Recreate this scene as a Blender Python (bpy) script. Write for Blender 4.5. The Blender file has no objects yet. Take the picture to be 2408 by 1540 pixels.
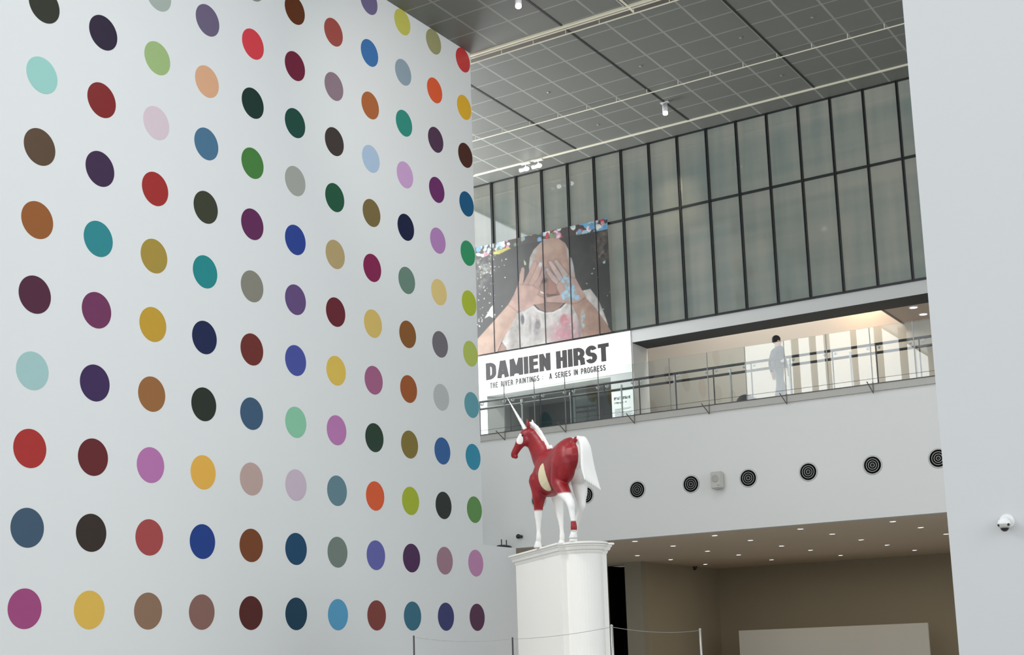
import bpy, bmesh, math, random
import numpy as np
from mathutils import Vector, Matrix

random.seed(7)
RNG = np.random.default_rng(11)
COL = bpy.context.scene.collection
PI = math.pi

# ------------------------------------------------------------------ camera calibration
CAM = np.array([-13.8281, -17.6574, 0.6])
FPX, CX, CY = 3188.94, 1229.13, 987.42
ROT = np.array([[0.5297110684348847, -0.8475839089938528, -0.03174430960460566],
                [0.13244182407297025, 0.11962306217763521, -0.9839458756615986],
                [0.8377740430532552, 0.5170027468108326, 0.1756212190376121]])


def on(u, v, ax, val):
    """world point of the photo pixel (u, v) on the axis-aligned surface coord[ax] = val"""
    r = ROT.T @ np.array([(u - CX) / FPX, (v - CY) / FPX, 1.0])
    return Vector(CAM + r * (val - CAM[ax]) / r[ax])


# main planes of the hall (metres)
ZC = 15.705      # ceiling
XG = 20.958      # upper glazed wall
XA = 14.276      # balcony front / lower gallery wall
ZS = 3.345       # soffit below the balcony
ZB0, ZB1 = 6.03, 6.195   # balcony slab
ZOP = 9.735      # head of the balcony opening
ZGL = 10.12      # bottom of the glazing
YEND = -15.0
PITCH = 1.25


# ------------------------------------------------------------------ helpers
def lin(c):
    c = c / 255.0
    return c / 12.92 if c <= 0.04045 else ((c + 0.055) / 1.055) ** 2.4


def srgb(r, g, b):
    return (lin(r), lin(g), lin(b), 1.0)


MATS = {}


def mat(name, col, rough=0.6, metal=0.0, spec=0.5, noise=0.03, scale=4.0, emit=None, emit_s=0.0, ior=None):
    if name in MATS:
        return MATS[name]
    m = bpy.data.materials.new(name)
    m.use_nodes = True
    nt = m.node_tree
    b = nt.nodes['Principled BSDF']
    b.inputs['Roughness'].default_value = rough
    b.inputs['Metallic'].default_value = metal
    b.inputs['Specular IOR Level'].default_value = spec
    if ior:
        b.inputs['IOR'].default_value = ior
    if noise > 0:
        tc = nt.nodes.new('ShaderNodeTexCoord')
        nz = nt.nodes.new('ShaderNodeTexNoise')
        nz.inputs['Scale'].default_value = scale
        nz.inputs['Detail'].default_value = 4
        nt.links.new(tc.outputs['Object'], nz.inputs['Vector'])
        mx = nt.nodes.new('ShaderNodeMix')
        mx.data_type = 'RGBA'
        lo = tuple(max(0, x * (1 - noise)) for x in col[:3]) + (1,)
        hi = tuple(min(1, x * (1 + noise)) for x in col[:3]) + (1,)
        mx.inputs[6].default_value = lo
        mx.inputs[7].default_value = hi
        nt.links.new(nz.outputs['Fac'], mx.inputs[0])
        nt.links.new(mx.outputs[2], b.inputs['Base Color'])
    else:
        b.inputs['Base Color'].default_value = col
    if emit:
        b.inputs['Emission Color'].default_value = emit
        b.inputs['Emission Strength'].default_value = emit_s
    MATS[name] = m
    return m


def vcol_mat(name, rough=0.5, spec=0.5, coat=0.0):
    m = bpy.data.materials.new(name)
    m.use_nodes = True
    nt = m.node_tree
    b = nt.nodes['Principled BSDF']
    a = nt.nodes.new('ShaderNodeVertexColor')
    a.layer_name = 'Col'
    nt.links.new(a.outputs['Color'], b.inputs['Base Color'])
    b.inputs['Roughness'].default_value = rough
    b.inputs['Specular IOR Level'].default_value = spec
    b.inputs['Coat Weight'].default_value = coat
    return m


def link(name, me, m=None, parent=None, smooth=False):
    o = bpy.data.objects.new(name, me)
    COL.objects.link(o)
    if m is not None:
        for k in (m if isinstance(m, (list, tuple)) else [m]):
            me.materials.append(k)
    if parent is not None:
        o.parent = parent
        o.matrix_parent_inverse = Matrix.Identity(4)
    if smooth:
        for p in me.polygons:
            p.use_smooth = True
    return o


class MB:
    """collects simple solids and links them as one mesh object"""

    def __init__(self):
        self.bm = bmesh.new()

    def box(self, x0, x1, y0, y1, z0, z1):
        v = [self.bm.verts.new(p) for p in ((x0, y0, z0), (x1, y0, z0), (x1, y1, z0), (x0, y1, z0),
                                            (x0, y0, z1), (x1, y0, z1), (x1, y1, z1), (x0, y1, z1))]
        for f in ((3, 2, 1, 0), (4, 5, 6, 7), (0, 1, 5, 4), (1, 2, 6, 5), (2, 3, 7, 6), (3, 0, 4, 7)):
            self.bm.faces.new([v[i] for i in f])
        return self

    def tube(self, pts, rad, seg=12, cap=True, squash=None):
        """pts: list of points; rad: number or list. squash: list of (ra, rb, up) optional"""
        pts = [Vector(p) for p in pts]
        n = len(pts)
        if not isinstance(rad, (list, tuple)):
            rad = [rad] * n
        rings = []
        prev = None
        for i, p in enumerate(pts):
            t = (pts[min(i + 1, n - 1)] - pts[max(i - 1, 0)]).normalized()
            if prev is None:
                ref = Vector((0, 0, 1)) if abs(t.z) < 0.9 else Vector((1, 0, 0))
                a = t.cross(ref).normalized()
            else:
                a = (prev - t * prev.dot(t)).normalized()
            prev = a
            b = t.cross(a)
            r = rad[i]
            ra, rb = r if isinstance(r, (list, tuple)) else (r, r)
            rings.append([self.bm.verts.new(p + a * ra * math.cos(2 * PI * k / seg) + b * rb * math.sin(2 * PI * k / seg)) for k in range(seg)])
        for i in range(n - 1):
            for k in range(seg):
                self.bm.faces.new((rings[i][k], rings[i][(k + 1) % seg], rings[i + 1][(k + 1) % seg], rings[i + 1][k]))
        if cap:
            self.bm.faces.new(list(reversed(rings[0])))
            self.bm.faces.new(rings[-1])
        return self

    def lathe(self, prof, origin, axis='z', seg=32):
        """prof: [(r, h)...] revolved about the axis through origin"""
        o = Vector(origin)
        ax = {'x': (Vector((0, 1, 0)), Vector((0, 0, 1)), Vector((1, 0, 0))),
              'y': (Vector((0, 0, 1)), Vector((1, 0, 0)), Vector((0, 1, 0))),
              'z': (Vector((1, 0, 0)), Vector((0, 1, 0)), Vector((0, 0, 1)))}[axis]
        rings = []
        for r, h in prof:
            if r < 1e-6:
                rings.append([self.bm.verts.new(o + ax[2] * h)])
            else:
                rings.append([self.bm.verts.new(o + ax[0] * r * math.cos(2 * PI * k / seg) + ax[1] * r * math.sin(2 * PI * k / seg) + ax[2] * h) for k in range(seg)])
        for A, B in zip(rings, rings[1:]):
            for k in range(seg):
                k2 = (k + 1) % seg
                if len(A) == 1 and len(B) == 1:
                    continue
                if len(A) == 1:
                    self.bm.faces.new((A[0], B[k2], B[k]))
                elif len(B) == 1:
                    self.bm.faces.new((A[k], A[k2], B[0]))
                else:
                    self.bm.faces.new((A[k], A[k2], B[k2], B[k]))
        return self

    def ball(self, c, r, seg=16, rot=None):
        rx, ry, rz = r if isinstance(r, (list, tuple)) else (r, r, r)
        mtx = Matrix.Translation(Vector(c)) @ (rot.to_4x4() if rot else Matrix.Identity(4)) @ Matrix.Diagonal((rx, ry, rz, 1))
        bmesh.ops.create_uvsphere(self.bm, u_segments=seg, v_segments=max(6, seg // 2), radius=1, matrix=mtx)
        return self

    def poly(self, pts):
        self.bm.faces.new([self.bm.verts.new(p) for p in pts])
        return self

    def prism(self, base, vec):
        vec = Vector(vec)
        a = [self.bm.verts.new(p) for p in base]
        b = [self.bm.verts.new(Vector(p) + vec) for p in base]
        n = len(a)
        self.bm.faces.new(list(reversed(a)))
        self.bm.faces.new(b)
        for i in range(n):
            self.bm.faces.new((a[i], a[(i + 1) % n], b[(i + 1) % n], b[i]))
        return self

    def mesh(self, name):
        me = bpy.data.meshes.new(name)
        bmesh.ops.recalc_face_normals(self.bm, faces=self.bm.faces)
        self.bm.to_mesh(me)
        self.bm.free()
        return me

    def build(self, name, m, parent=None, smooth=False):
        return link(name, self.mesh(name), m, parent, smooth)


def tag(o, label, cat, group=None, kind=None):
    o['label'] = label
    o['category'] = cat
    if group:
        o['group'] = group
    if kind:
        o['kind'] = kind
    return o


def thing(name, label, cat, loc=(0, 0, 0), group=None, rotz=0.0):
    o = bpy.data.objects.new(name, None)
    o.empty_display_size = 0.1
    COL.objects.link(o)
    o.location = loc
    o.rotation_euler = (0, 0, rotz)
    return tag(o, label, cat, group)


def struct(o, label=None, cat=None):
    o['kind'] = 'structure'
    if label:
        o['label'] = label
        o['category'] = cat
    return o


def dup(root, loc, label, group=None):
    r = root.copy()
    COL.objects.link(r)
    r.location = loc
    r['label'] = label
    if group:
        r['group'] = group
    for ch in list(root.children):
        c = ch.copy()
        COL.objects.link(c)
        c.parent = r
        for g in ch.children:
            d = g.copy()
            COL.objects.link(d)
            d.parent = c
    return r


ORD = ['', 'first', 'second', 'third', 'fourth', 'fifth', 'sixth', 'seventh', 'eighth', 'ninth', 'tenth', 'eleventh', 'twelfth']

# ------------------------------------------------------------------ materials
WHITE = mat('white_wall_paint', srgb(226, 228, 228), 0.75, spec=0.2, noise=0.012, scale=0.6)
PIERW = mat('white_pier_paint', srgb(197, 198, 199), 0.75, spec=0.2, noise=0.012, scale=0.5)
GALW = mat('gallery_wall_paint', srgb(219, 219, 216), 0.75, spec=0.2, noise=0.012, scale=0.5)
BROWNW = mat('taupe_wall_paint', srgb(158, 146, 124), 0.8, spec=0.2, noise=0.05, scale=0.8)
SOFF = mat('taupe_soffit_paint', srgb(222, 206, 186), 0.7, spec=0.25, noise=0.05, scale=0.5)
BEIGE = mat('beige_wall_paint', srgb(186, 178, 168), 0.75, spec=0.2, noise=0.02, scale=0.6)
LINTEL = mat('dark_lintel_paint', srgb(56, 60, 63), 0.7, spec=0.2)
FLOORM = mat('pale_stone_floor', srgb(165, 163, 158), 0.45, spec=0.3, noise=0.05, scale=0.7)
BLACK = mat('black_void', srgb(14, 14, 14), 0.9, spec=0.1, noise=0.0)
DARKGL = mat('dark_door_glass', srgb(36, 40, 39), 0.5, spec=0.2, noise=0.05, scale=0.6)
CHROME = mat('brushed_steel', srgb(246, 247, 248), 0.3, metal=0.0, noise=0.02)
DARKST = mat('dark_bronze_rail', srgb(62, 58, 62), 0.4, spec=0.4, noise=0.03)
ALU = mat('grey_aluminium', srgb(150, 150, 146), 0.45, metal=0.6, noise=0.03)
MULL = mat('black_mullion', srgb(36, 38, 39), 0.4, spec=0.4, noise=0.03)
RAILW = mat('cream_track_paint', srgb(232, 226, 205), 0.5, noise=0.02)
LAMPW = mat('white_lamp_body', srgb(225, 226, 226), 0.4, noise=0.02)
GLOW = mat('lamp_glow', srgb(255, 252, 245), 0.5, noise=0.0, emit=(1, 0.97, 0.9, 1), emit_s=6.0)
PLAST = mat('grey_plastic', srgb(186, 184, 178), 0.5, noise=0.02)
BLKPL = mat('black_plastic', srgb(26, 26, 27), 0.35, noise=0.02)
STONE = mat('white_plaster', srgb(244, 242, 237), 0.5, spec=0.3, noise=0.015, scale=1.5)


def ceiling_mat():
    m = bpy.data.materials.new('metal_ceiling_tiles')
    m.use_nodes = True
    nt = m.node_tree
    b = nt.nodes['Principled BSDF']
    b.inputs['Roughness'].default_value = 0.5
    b.inputs['Specular IOR Level'].default_value = 0.35
    tc = nt.nodes.new('ShaderNodeTexCoord')
    sp = nt.nodes.new('ShaderNodeSeparateXYZ')
    nt.links.new(tc.outputs['Object'], sp.inputs[0])

    def mth(op, a, bv=None, c=None):
        n = nt.nodes.new('ShaderNodeMath')
        n.operation = op
        for i, x in enumerate((a, bv, c)):
            if x is None:
                continue
            if isinstance(x, (int, float)):
                n.inputs[i].default_value = x
            else:
                nt.links.new(x, n.inputs[i])
        return n.outputs[0]

    def line(coord, off, pitch, w):
        t = mth('DIVIDE', mth('SUBTRACT', coord, off), pitch)
        fr = mth('SUBTRACT', t, mth('FLOOR', t))
        d = mth('MINIMUM', fr, mth('SUBTRACT', 1.0, fr))
        return mth('LESS_THAN', d, w / pitch)
    lx = line(sp.outputs[0], 12.82, 0.905, 0.022)
    ly = line(sp.outputs[1], 1.06, 0.928, 0.028)
    g = mth('MAXIMUM', lx, ly)
    nz = nt.nodes.new('ShaderNodeTexNoise')
    nz.inputs['Scale'].default_value = 0.35
    nt.links.new(tc.outputs['Object'], nz.inputs['Vector'])
    mx0 = nt.nodes.new('ShaderNodeMix')
    mx0.data_type = 'RGBA'
    mx0.inputs[6].default_value = srgb(108, 109, 104)
    mx0.inputs[7].default_value = srgb(117, 118, 113)
    nt.links.new(nz.outputs['Fac'], mx0.inputs[0])
    mx = nt.nodes.new('ShaderNodeMix')
    mx.data_type = 'RGBA'
    nt.links.new(g, mx.inputs[0])
    nt.links.new(mx0.outputs[2], mx.inputs[6])
    mx.inputs[7].default_value = srgb(147, 148, 142)
    nt.links.new(mx.outputs[2], b.inputs['Base Color'])
    return m


CEIL = ceiling_mat()


def glazing_mat():
    """frosted grey-green backed glass of the upper wall, with soft vertical and level bands"""
    m = bpy.data.materials.new('frosted_grey_green_glass')
    m.use_nodes = True
    nt = m.node_tree
    b = nt.nodes['Principled BSDF']
    b.inputs['Roughness'].default_value = 0.06
    b.inputs['Specular IOR Level'].default_value = 0.5
    b.inputs['IOR'].default_value = 1.55
    tc = nt.nodes.new('ShaderNodeTexCoord')
    mp = nt.nodes.new('ShaderNodeMapping')
    mp.inputs['Scale'].default_value = (0.1, 1.1, 0.12)
    nt.links.new(tc.outputs['Object'], mp.inputs[0])
    n1 = nt.nodes.new('ShaderNodeTexNoise')
    n1.inputs['Scale'].default_value = 1.6
    n1.inputs['Detail'].default_value = 3
    nt.links.new(mp.outputs[0], n1.inputs['Vector'])
    mp2 = nt.nodes.new('ShaderNodeMapping')
    mp2.inputs['Scale'].default_value = (0.1, 0.06, 0.9)
    nt.links.new(tc.outputs['Object'], mp2.inputs[0])
    n2 = nt.nodes.new('ShaderNodeTexNoise')
    n2.inputs['Scale'].default_value = 1.3
    n2.inputs['Detail'].default_value = 3
    nt.links.new(mp2.outputs[0], n2.inputs['Vector'])
    ad = nt.nodes.new('ShaderNodeMath')
    ad.operation = 'ADD'
    nt.links.new(n1.outputs['Fac'], ad.inputs[0])
    nt.links.new(n2.outputs['Fac'], ad.inputs[1])
    cr = nt.nodes.new('ShaderNodeValToRGB')
    cr.color_ramp.elements[0].position = 0.38
    cr.color_ramp.elements[0].color = srgb(102, 112, 108)
    cr.color_ramp.elements[1].position = 0.62
    cr.color_ramp.elements[1].color = srgb(128, 130, 121)
    hf = nt.nodes.new('ShaderNodeMath')
    hf.operation = 'MULTIPLY'
    hf.inputs[1].default_value = 0.5
    nt.links.new(ad.outputs[0], hf.inputs[0])
    nt.links.new(hf.outputs[0], cr.inputs[0])
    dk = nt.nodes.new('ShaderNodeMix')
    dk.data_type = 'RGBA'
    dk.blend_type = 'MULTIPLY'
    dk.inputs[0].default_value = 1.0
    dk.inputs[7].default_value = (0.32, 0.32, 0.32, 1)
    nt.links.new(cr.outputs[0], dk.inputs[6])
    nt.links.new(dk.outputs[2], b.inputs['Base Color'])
    nt.links.new(cr.outputs[0], b.inputs['Emission Color'])   # self-glow added to lift the dim glass, in place of backlight
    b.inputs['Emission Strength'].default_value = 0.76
    return m


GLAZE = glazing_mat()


def clear_glass(name, tint, refl_ior=1.5):
    m = bpy.data.materials.new(name)
    m.use_nodes = True
    nt = m.node_tree
    nt.nodes.clear()
    out = nt.nodes.new('ShaderNodeOutputMaterial')
    tr = nt.nodes.new('ShaderNodeBsdfTransparent')
    tr.inputs[0].default_value = tint
    gl = nt.nodes.new('ShaderNodeBsdfGlossy')
    gl.inputs['Roughness'].default_value = 0.0
    nz = nt.nodes.new('ShaderNodeTexNoise')
    nz.inputs['Scale'].default_value = 1.1
    bp = nt.nodes.new('ShaderNodeBump')
    bp.inputs['Strength'].default_value = 0.004
    bp.inputs['Distance'].default_value = 0.05
    nt.links.new(nz.outputs['Fac'], bp.inputs['Height'])
    nt.links.new(bp.outputs[0], gl.inputs['Normal'])
    fr = nt.nodes.new('ShaderNodeFresnel')
    fr.inputs['IOR'].default_value = refl_ior
    mx = nt.nodes.new('ShaderNodeMixShader')
    nt.links.new(fr.outputs[0], mx.inputs[0])
    nt.links.new(tr.outputs[0], mx.inputs[1])
    nt.links.new(gl.outputs[0], mx.inputs[2])
    nt.links.new(mx.outputs[0], out.inputs[0])
    return m


RGLASS = clear_glass('clear_railing_glass', (0.93, 0.96, 0.95, 1), 1.5)

# ------------------------------------------------------------------ setting: shell
FLX0, FLY0 = -32.0, -32.0
struct(MB().box(FLX0, 30, FLY0, 9, -0.2, 0.0).build('floor', FLOORM))
# white spotted wall (front of a tall box volume)
XE = 12.83          # right-hand end of the white volume
XL = -1.3           # left-hand end
struct(MB().box(XL, XE, 0.0, 1.6, 0.0, ZC).build('wall_left', WHITE))
struct(MB().box(XE, XA, 0.0, 1.0, 0.0, ZS).build('wall_left_lower', WHITE))
# ceiling
struct(MB().box(5.5, XG + 0.3, YEND, 9, ZC, ZC + 0.3).build('ceiling', CEIL))
struct(MB().box(FLX0, 5.5, FLY0, 9, ZC, ZC + 0.3).box(5.5, 30, FLY0, YEND, ZC, ZC + .3).build('ceiling_front', mat('plain_white_ceiling', srgb(205, 205, 203), 0.8)))
# gallery wall under the balcony
struct(MB().box(XA, XA + 0.3, YEND, 6.6, ZS, ZB0 + 0.12).build('wall_back_lower', GALW))
struct(MB().box(XA + 0.3, 30, YEND, 6.6, ZS, ZS + 0.12).build('ceiling_soffit', SOFF))
BT = 0.005          # the balcony rises very slightly towards the spotted wall
fb = struct(MB().box(-0.05, 12.7, YEND + 10.4, 6.6 + 10.4, ZB0 - ZB1, 0).build('floor_balcony', mat('slab_grey', srgb(182, 180, 174), 0.7, spec=0.2, noise=0.02)))
fb.location, fb.rotation_euler = (XA, -10.4, ZB1), (BT, 0, 0)
# upper back wall: strip below the glazing, wall left of / between the openings
up = MB()
up.box(XG, XG + 0.97, YEND, 6.6, ZOP, ZGL)                     # band under the glazing
up.box(XG, XG + 0.97, -0.06, 0.709, ZB1, ZOP)                  # between doorway and gallery opening
up.box(XG, XG + 0.97, 0.709, 5.09, 8.80, ZOP)                  # above the dark doorway
up.box(XG, XG + 0.97, 5.09, 6.6, ZB1, ZOP)
struct(up.build('wall_back_upper', mat('band_paint', srgb(200, 201, 199), 0.75, spec=0.2, noise=0.012)))
struct(MB().box(XG - 0.004, XG + 0.965, YEND, -0.06, ZOP - 0.012, ZOP - 0.001).build('trim_1', LINTEL))
# interior of the gallery opening
struct(MB().box(23.9, 24.1, YEND, 1.2, ZB1, 12.5).build('wall_gallery', BEIGE))
struct(MB().box(XG + 0.97, 23.9, YEND, -7.25, ZOP, ZOP + 0.25).build('ceiling_gallery', mat('warm_gallery_ceiling', srgb(178, 166, 156), 0.8)))
struct(MB().box(XG + 0.97, 23.9, -7.25, -7.18, ZOP - 0.01, ZOP + 0.3).build('trim_2', MULL))
struct(MB().box(XG + 0.97, 23.9, -7.2, 1.2, 12.4, 12.6).build('ceiling_gallery_high', BEIGE))
struct(MB().box(XG + 0.97, 23.9, 1.0, 1.2, ZB1, 12.5).build('wall_gallery_side', mat('pale_grey_paint', srgb(190, 194, 194), 0.8)))
# dark doorway on the balcony
dr = MB().box(XG + 2.4, XG + 2.5, 0.75, 5.05, ZB1, 8.8)
d1 = struct(dr.build('door_1', DARKGL))
dj = MB().box(XG + 0.97, XG + 2.5, 0.72, 0.76, ZB1, 8.8).box(XG + 0.97, XG + 2.5, 5.04, 5.09, ZB1, 8.8).box(XG + .97, XG + 2.5, .72, 5.09, 8.8, 8.86)
dj.build('door_lining', mat('grey_lining', srgb(108, 111, 108), 0.7), d1)
# room under the balcony
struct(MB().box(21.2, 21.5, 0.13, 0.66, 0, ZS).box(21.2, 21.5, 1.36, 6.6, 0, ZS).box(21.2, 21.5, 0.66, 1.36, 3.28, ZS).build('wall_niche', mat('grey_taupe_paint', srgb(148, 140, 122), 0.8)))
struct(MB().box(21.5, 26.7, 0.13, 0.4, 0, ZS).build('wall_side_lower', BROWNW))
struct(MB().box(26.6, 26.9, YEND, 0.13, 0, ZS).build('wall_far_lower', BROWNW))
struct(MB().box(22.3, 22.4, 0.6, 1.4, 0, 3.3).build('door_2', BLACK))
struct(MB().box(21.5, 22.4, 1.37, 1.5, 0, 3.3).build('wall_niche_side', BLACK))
# freestanding pale panel in that room
tag(MB().box(24.5, 24.58, on(2181, 1465, 0, 24.5).y, on(1737, 1482, 0, 24.5).y, 0, 1.32).build('display_partition', mat('pale_grey_panel', srgb(205, 200, 190), 0.7, noise=0.06, scale=.5)),
    'low pale grey display partition standing in the dark room under the balcony', 'partition')
# right-hand white pier
PY = -14.106
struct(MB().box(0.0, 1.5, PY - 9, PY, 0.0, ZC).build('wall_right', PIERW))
# side window bay beyond the white volume (lights the left end of the upper wall)
w2 = MB()
for k in range(5):
    x = 13.0 + k * 1.98
    w2.box(x - 0.04, x + 0.04, 6.62, 6.75, ZB1, ZC)
w2.box(12.9, XG, 6.62, 6.75, ZB1, ZB1 + 0.1).box(12.9, XG, 6.62, 6.75, ZC - 0.1, ZC)
struct(w2.build('window_2', MULL))
# tall window wall left of the white volume
w3 = MB()
for xa, xb in ((-6.9, -6.0), (-8.9, -8.05), (-10.6, -9.8), (-14.2, -13.3), (-18.0, -16.7), (-22.0, -20.6), (-26.6, -25.6)):
    w3.box(xa + 0.1, xb - 0.1, 0.02, 0.07, 0, ZC)
w3.box(FLX0, XL, 0.02, 0.07, 5.0, 5.12)
struct(w3.build('window_3', mat('window_frame', srgb(120, 116, 110), 0.6)))
struct(MB().box(FLX0 - 0.3, FLX0, FLY0, 9, 0, 3.0).build('wall_front', WHITE))

# ------------------------------------------------------------------ glazed upper wall
win = bpy.data.objects.new('window_1', None)
COL.objects.link(win)
win['kind'] = 'structure'
MUL0, MULP = 0.022, 0.9335
ys = [MUL0 + MULP * k for k in range(-16, 8)]
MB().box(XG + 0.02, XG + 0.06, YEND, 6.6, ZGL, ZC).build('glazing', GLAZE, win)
for y in ys:
    if YEND < y < 6.6:
        m = MB().box(XG - 0.07, XG + 0.02, y - 0.032, y - 0.008, ZGL - 0.01, ZC).box(XG - 0.07, XG + 0.02, y + 0.008, y + 0.032, ZGL - 0.01, ZC)
        m.box(XG - 0.02, XG + 0.02, y - 0.03, y + 0.03, ZGL - 0.01, ZC)
        m.build('mullion', MULL, win)
MB().box(XG - 0.05, XG + 0.02, YEND, 6.6, 13.47, 13.53).build('transom', MULL, win)
MB().box(XG - 0.06, XG + 0.02, YEND, 6.6, ZGL - 0.02, ZGL + 0.035).build('bottom_frame', MULL, win)
MB().box(XG - 0.06, XG + 0.02, YEND, 6.6, ZC - 0.03, ZC).build('top_frame', MULL, win)

# ------------------------------------------------------------------ coloured spots
SP = {
 0: [(150,66,116,'magenta'),(60,82,103,'slate blue'),(165,45,42,'bright red'),(160,195,193,'pale aqua'),(80,36,58,'dark plum'),(150,90,45,'orange brown'),(90,70,52,'earth brown'),(155,208,200,'light turquoise'),(38,42,28,'blackish olive')],
 1: [(205,168,75,'golden yellow'),(48,38,33,'black brown'),(95,32,35,'dark red'),(58,38,82,'dark violet'),(110,50,88,'plum purple'),(45,133,140,'teal'),(62,40,72,'dark purple'),(128,34,34,'deep red'),(38,25,52,'blackish purple')],
 2: [(128,100,80,'tan brown'),(152,65,65,'brick red'),(172,108,162,'orchid pink'),(145,97,55,'caramel brown'),(188,150,50,'golden yellow'),(162,138,60,'olive yellow'),(158,46,44,'red'),(214,196,204,'pale pink'),(155,182,122,'light green'),(165,175,168,'grey green')],
 3: [(120,88,80,'mauve brown'),(22,54,122,'royal blue'),(212,163,70,'amber'),(36,42,34,'blackish green'),(24,34,72,'navy blue'),(33,130,132,'teal'),(58,60,46,'dark olive'),(72,112,140,'steel blue'),(214,165,130,'peach'),(104,94,120,'greyish purple')],
 4: [(72,28,25,'dark maroon'),(105,57,28,'chestnut brown'),(172,148,142,'dusty pink'),(55,82,108,'steel blue'),(102,42,38,'brick brown'),(128,126,114,'warm grey'),(92,40,82,'purple'),(68,122,60,'mid green'),(26,52,46,'very dark green'),(205,62,72,'coral red'),(140,140,135,'grey')],
 5: [(15,50,70,'dark petrol blue'),(18,60,90,'deep blue'),(180,165,178,'pale lilac'),(125,180,150,'mint green'),(65,75,145,'indigo blue'),(92,70,115,'violet'),(40,62,135,'cobalt blue'),(155,157,150,'light grey'),(28,70,60,'dark green'),(105,33,55,'wine red'),(92,48,25,'reddish brown')],
 6: [(72,132,165,'sky blue'),(98,110,104,'greenish grey'),(86,115,125,'greyish blue'),(165,108,158,'orchid pink'),(200,170,78,'yellow'),(95,32,42,'wine red'),(168,148,105,'tan'),(32,80,58,'forest green'),(60,52,50,'charcoal brown'),(132,112,122,'mauve grey'),(150,72,66,'rust red')],
 7: [(105,52,48,'rust brown'),(82,84,142,'periwinkle blue'),(188,78,42,'orange'),(34,55,44,'dark green'),(145,85,118,'rose purple'),(195,168,95,'sand yellow'),(120,32,72,'crimson'),(110,95,58,'olive brown'),(158,178,200,'pale blue'),(160,92,52,'orange brown'),(58,105,160,'bright blue'),(105,95,130,'greyish purple')],
 8: [(45,88,105,'teal blue'),(62,35,68,'dark purple'),(140,152,40,'lime green'),(112,98,45,'olive brown'),(138,75,38,'burnt orange'),(122,78,38,'brown'),(95,120,108,'sage green'),(22,28,58,'navy blue'),(182,145,185,'lilac'),(45,128,115,'teal green'),(132,148,160,'blue grey'),(182,178,85,'greenish yellow')],
 9: [(48,50,88,'indigo'),(130,100,112,'dusty mauve'),(32,38,36,'black'),(40,80,130,'blue'),(160,163,162,'light grey'),(100,95,100,'mid grey'),(198,175,115,'sand'),(158,115,165,'lilac'),(95,40,90,'purple'),(72,48,70,'dark plum'),(200,82,45,'orange'),(142,140,100,'khaki')],
 10: [(68,42,62,'dark plum'),(152,108,140,'mauve pink'),(75,115,62,'leaf green'),(36,115,140,'teal blue'),(82,135,145,'greyish aqua'),(155,168,82,'pale lime'),(152,165,50,'lime'),(45,130,88,'emerald green'),(22,78,115,'deep blue'),(68,36,28,'dark brown'),(200,155,42,'golden yellow'),(178,52,52,'red')],
}
SPOT_PROF = [(0.0, -0.004), (0.310, -0.004), (0.3115, -0.003), (0.3115, 0.004)]
spot_me = MB().lathe(SPOT_PROF, (0, 0, 0), 'y', 64).mesh('color_spot')
z_row0 = 1.25 * 0.842 + 0.6
for c, lst in SP.items():
    for r, (R_, G_, B_, nm) in enumerate(lst):
        # paint = photographed colour over the brightness of the white wall around it
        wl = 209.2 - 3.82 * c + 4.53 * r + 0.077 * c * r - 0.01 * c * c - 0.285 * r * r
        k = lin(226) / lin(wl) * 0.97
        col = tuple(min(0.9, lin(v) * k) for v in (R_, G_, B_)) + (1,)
        m = mat('spot_paint_%d_%d' % (c, r), col, 0.42, spec=0.25, noise=0.015, scale=3)
        me = spot_me.copy()
        me.name = 'color_spot'
        o = link('color_spot', me, m)
        o.location = (PITCH * c, 0.0, z_row0 + PITCH * r)
        if r:
            lab = '%s spot, %s from the bottom in the %s column from the left' % (nm, ORD[r + 1], ORD[c + 1])
        else:
            lab = '%s spot at the bottom of the %s column from the left' % (nm, ORD[c + 1])
        tag(o, lab, 'spot', 'coloured spots on the white wall')

# ------------------------------------------------------------------ ceiling fittings
for i, y in enumerate((4.78, 1.06, -2.65, -6.4, -10.1, -13.8)):
    struct(MB().box(5.5 if y < 0 else XE + .01, 20.06, y - 0.028, y + 0.028, ZC - 0.012, ZC + 0.05).build('trim_%d' % (3 + i), MULL))
struct(MB().box(20.03, 20.08, YEND, 6.6, ZC - 0.04, ZC + 0.02).build('trim_9', RAILW))
struct(MB().box(12.86, 12.94, YEND, 6.6, ZC - 0.05, ZC + 0.02).build('trim_10', RAILW))
struct(MB().box(12.94, 13.3, YEND, 6.6, ZC - 0.008, ZC + 0.02).build('trim_11', mat('brown_cove', srgb(96, 90, 84), 0.7)))


def ceiling_rail(x, z, label, y0, y1, r=0.016, hang=True):
    t = thing('lighting_rail', label, 'rail', (x, 0, z), 'lighting rails under the ceiling')
    MB().tube([(0, y0, 0), (0, y1, 0)], r, 8).build('bar', RAILW, t)
    if hang:
        y = 1.06 - 0.928 * 14
        while y < y1:
            if y > y0:
                MB().tube([(0, y, 0), (0, y, ZC - z)], 0.010, 6).build('hanger', RAILW, t)
            y += 0.928
    return t


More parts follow.
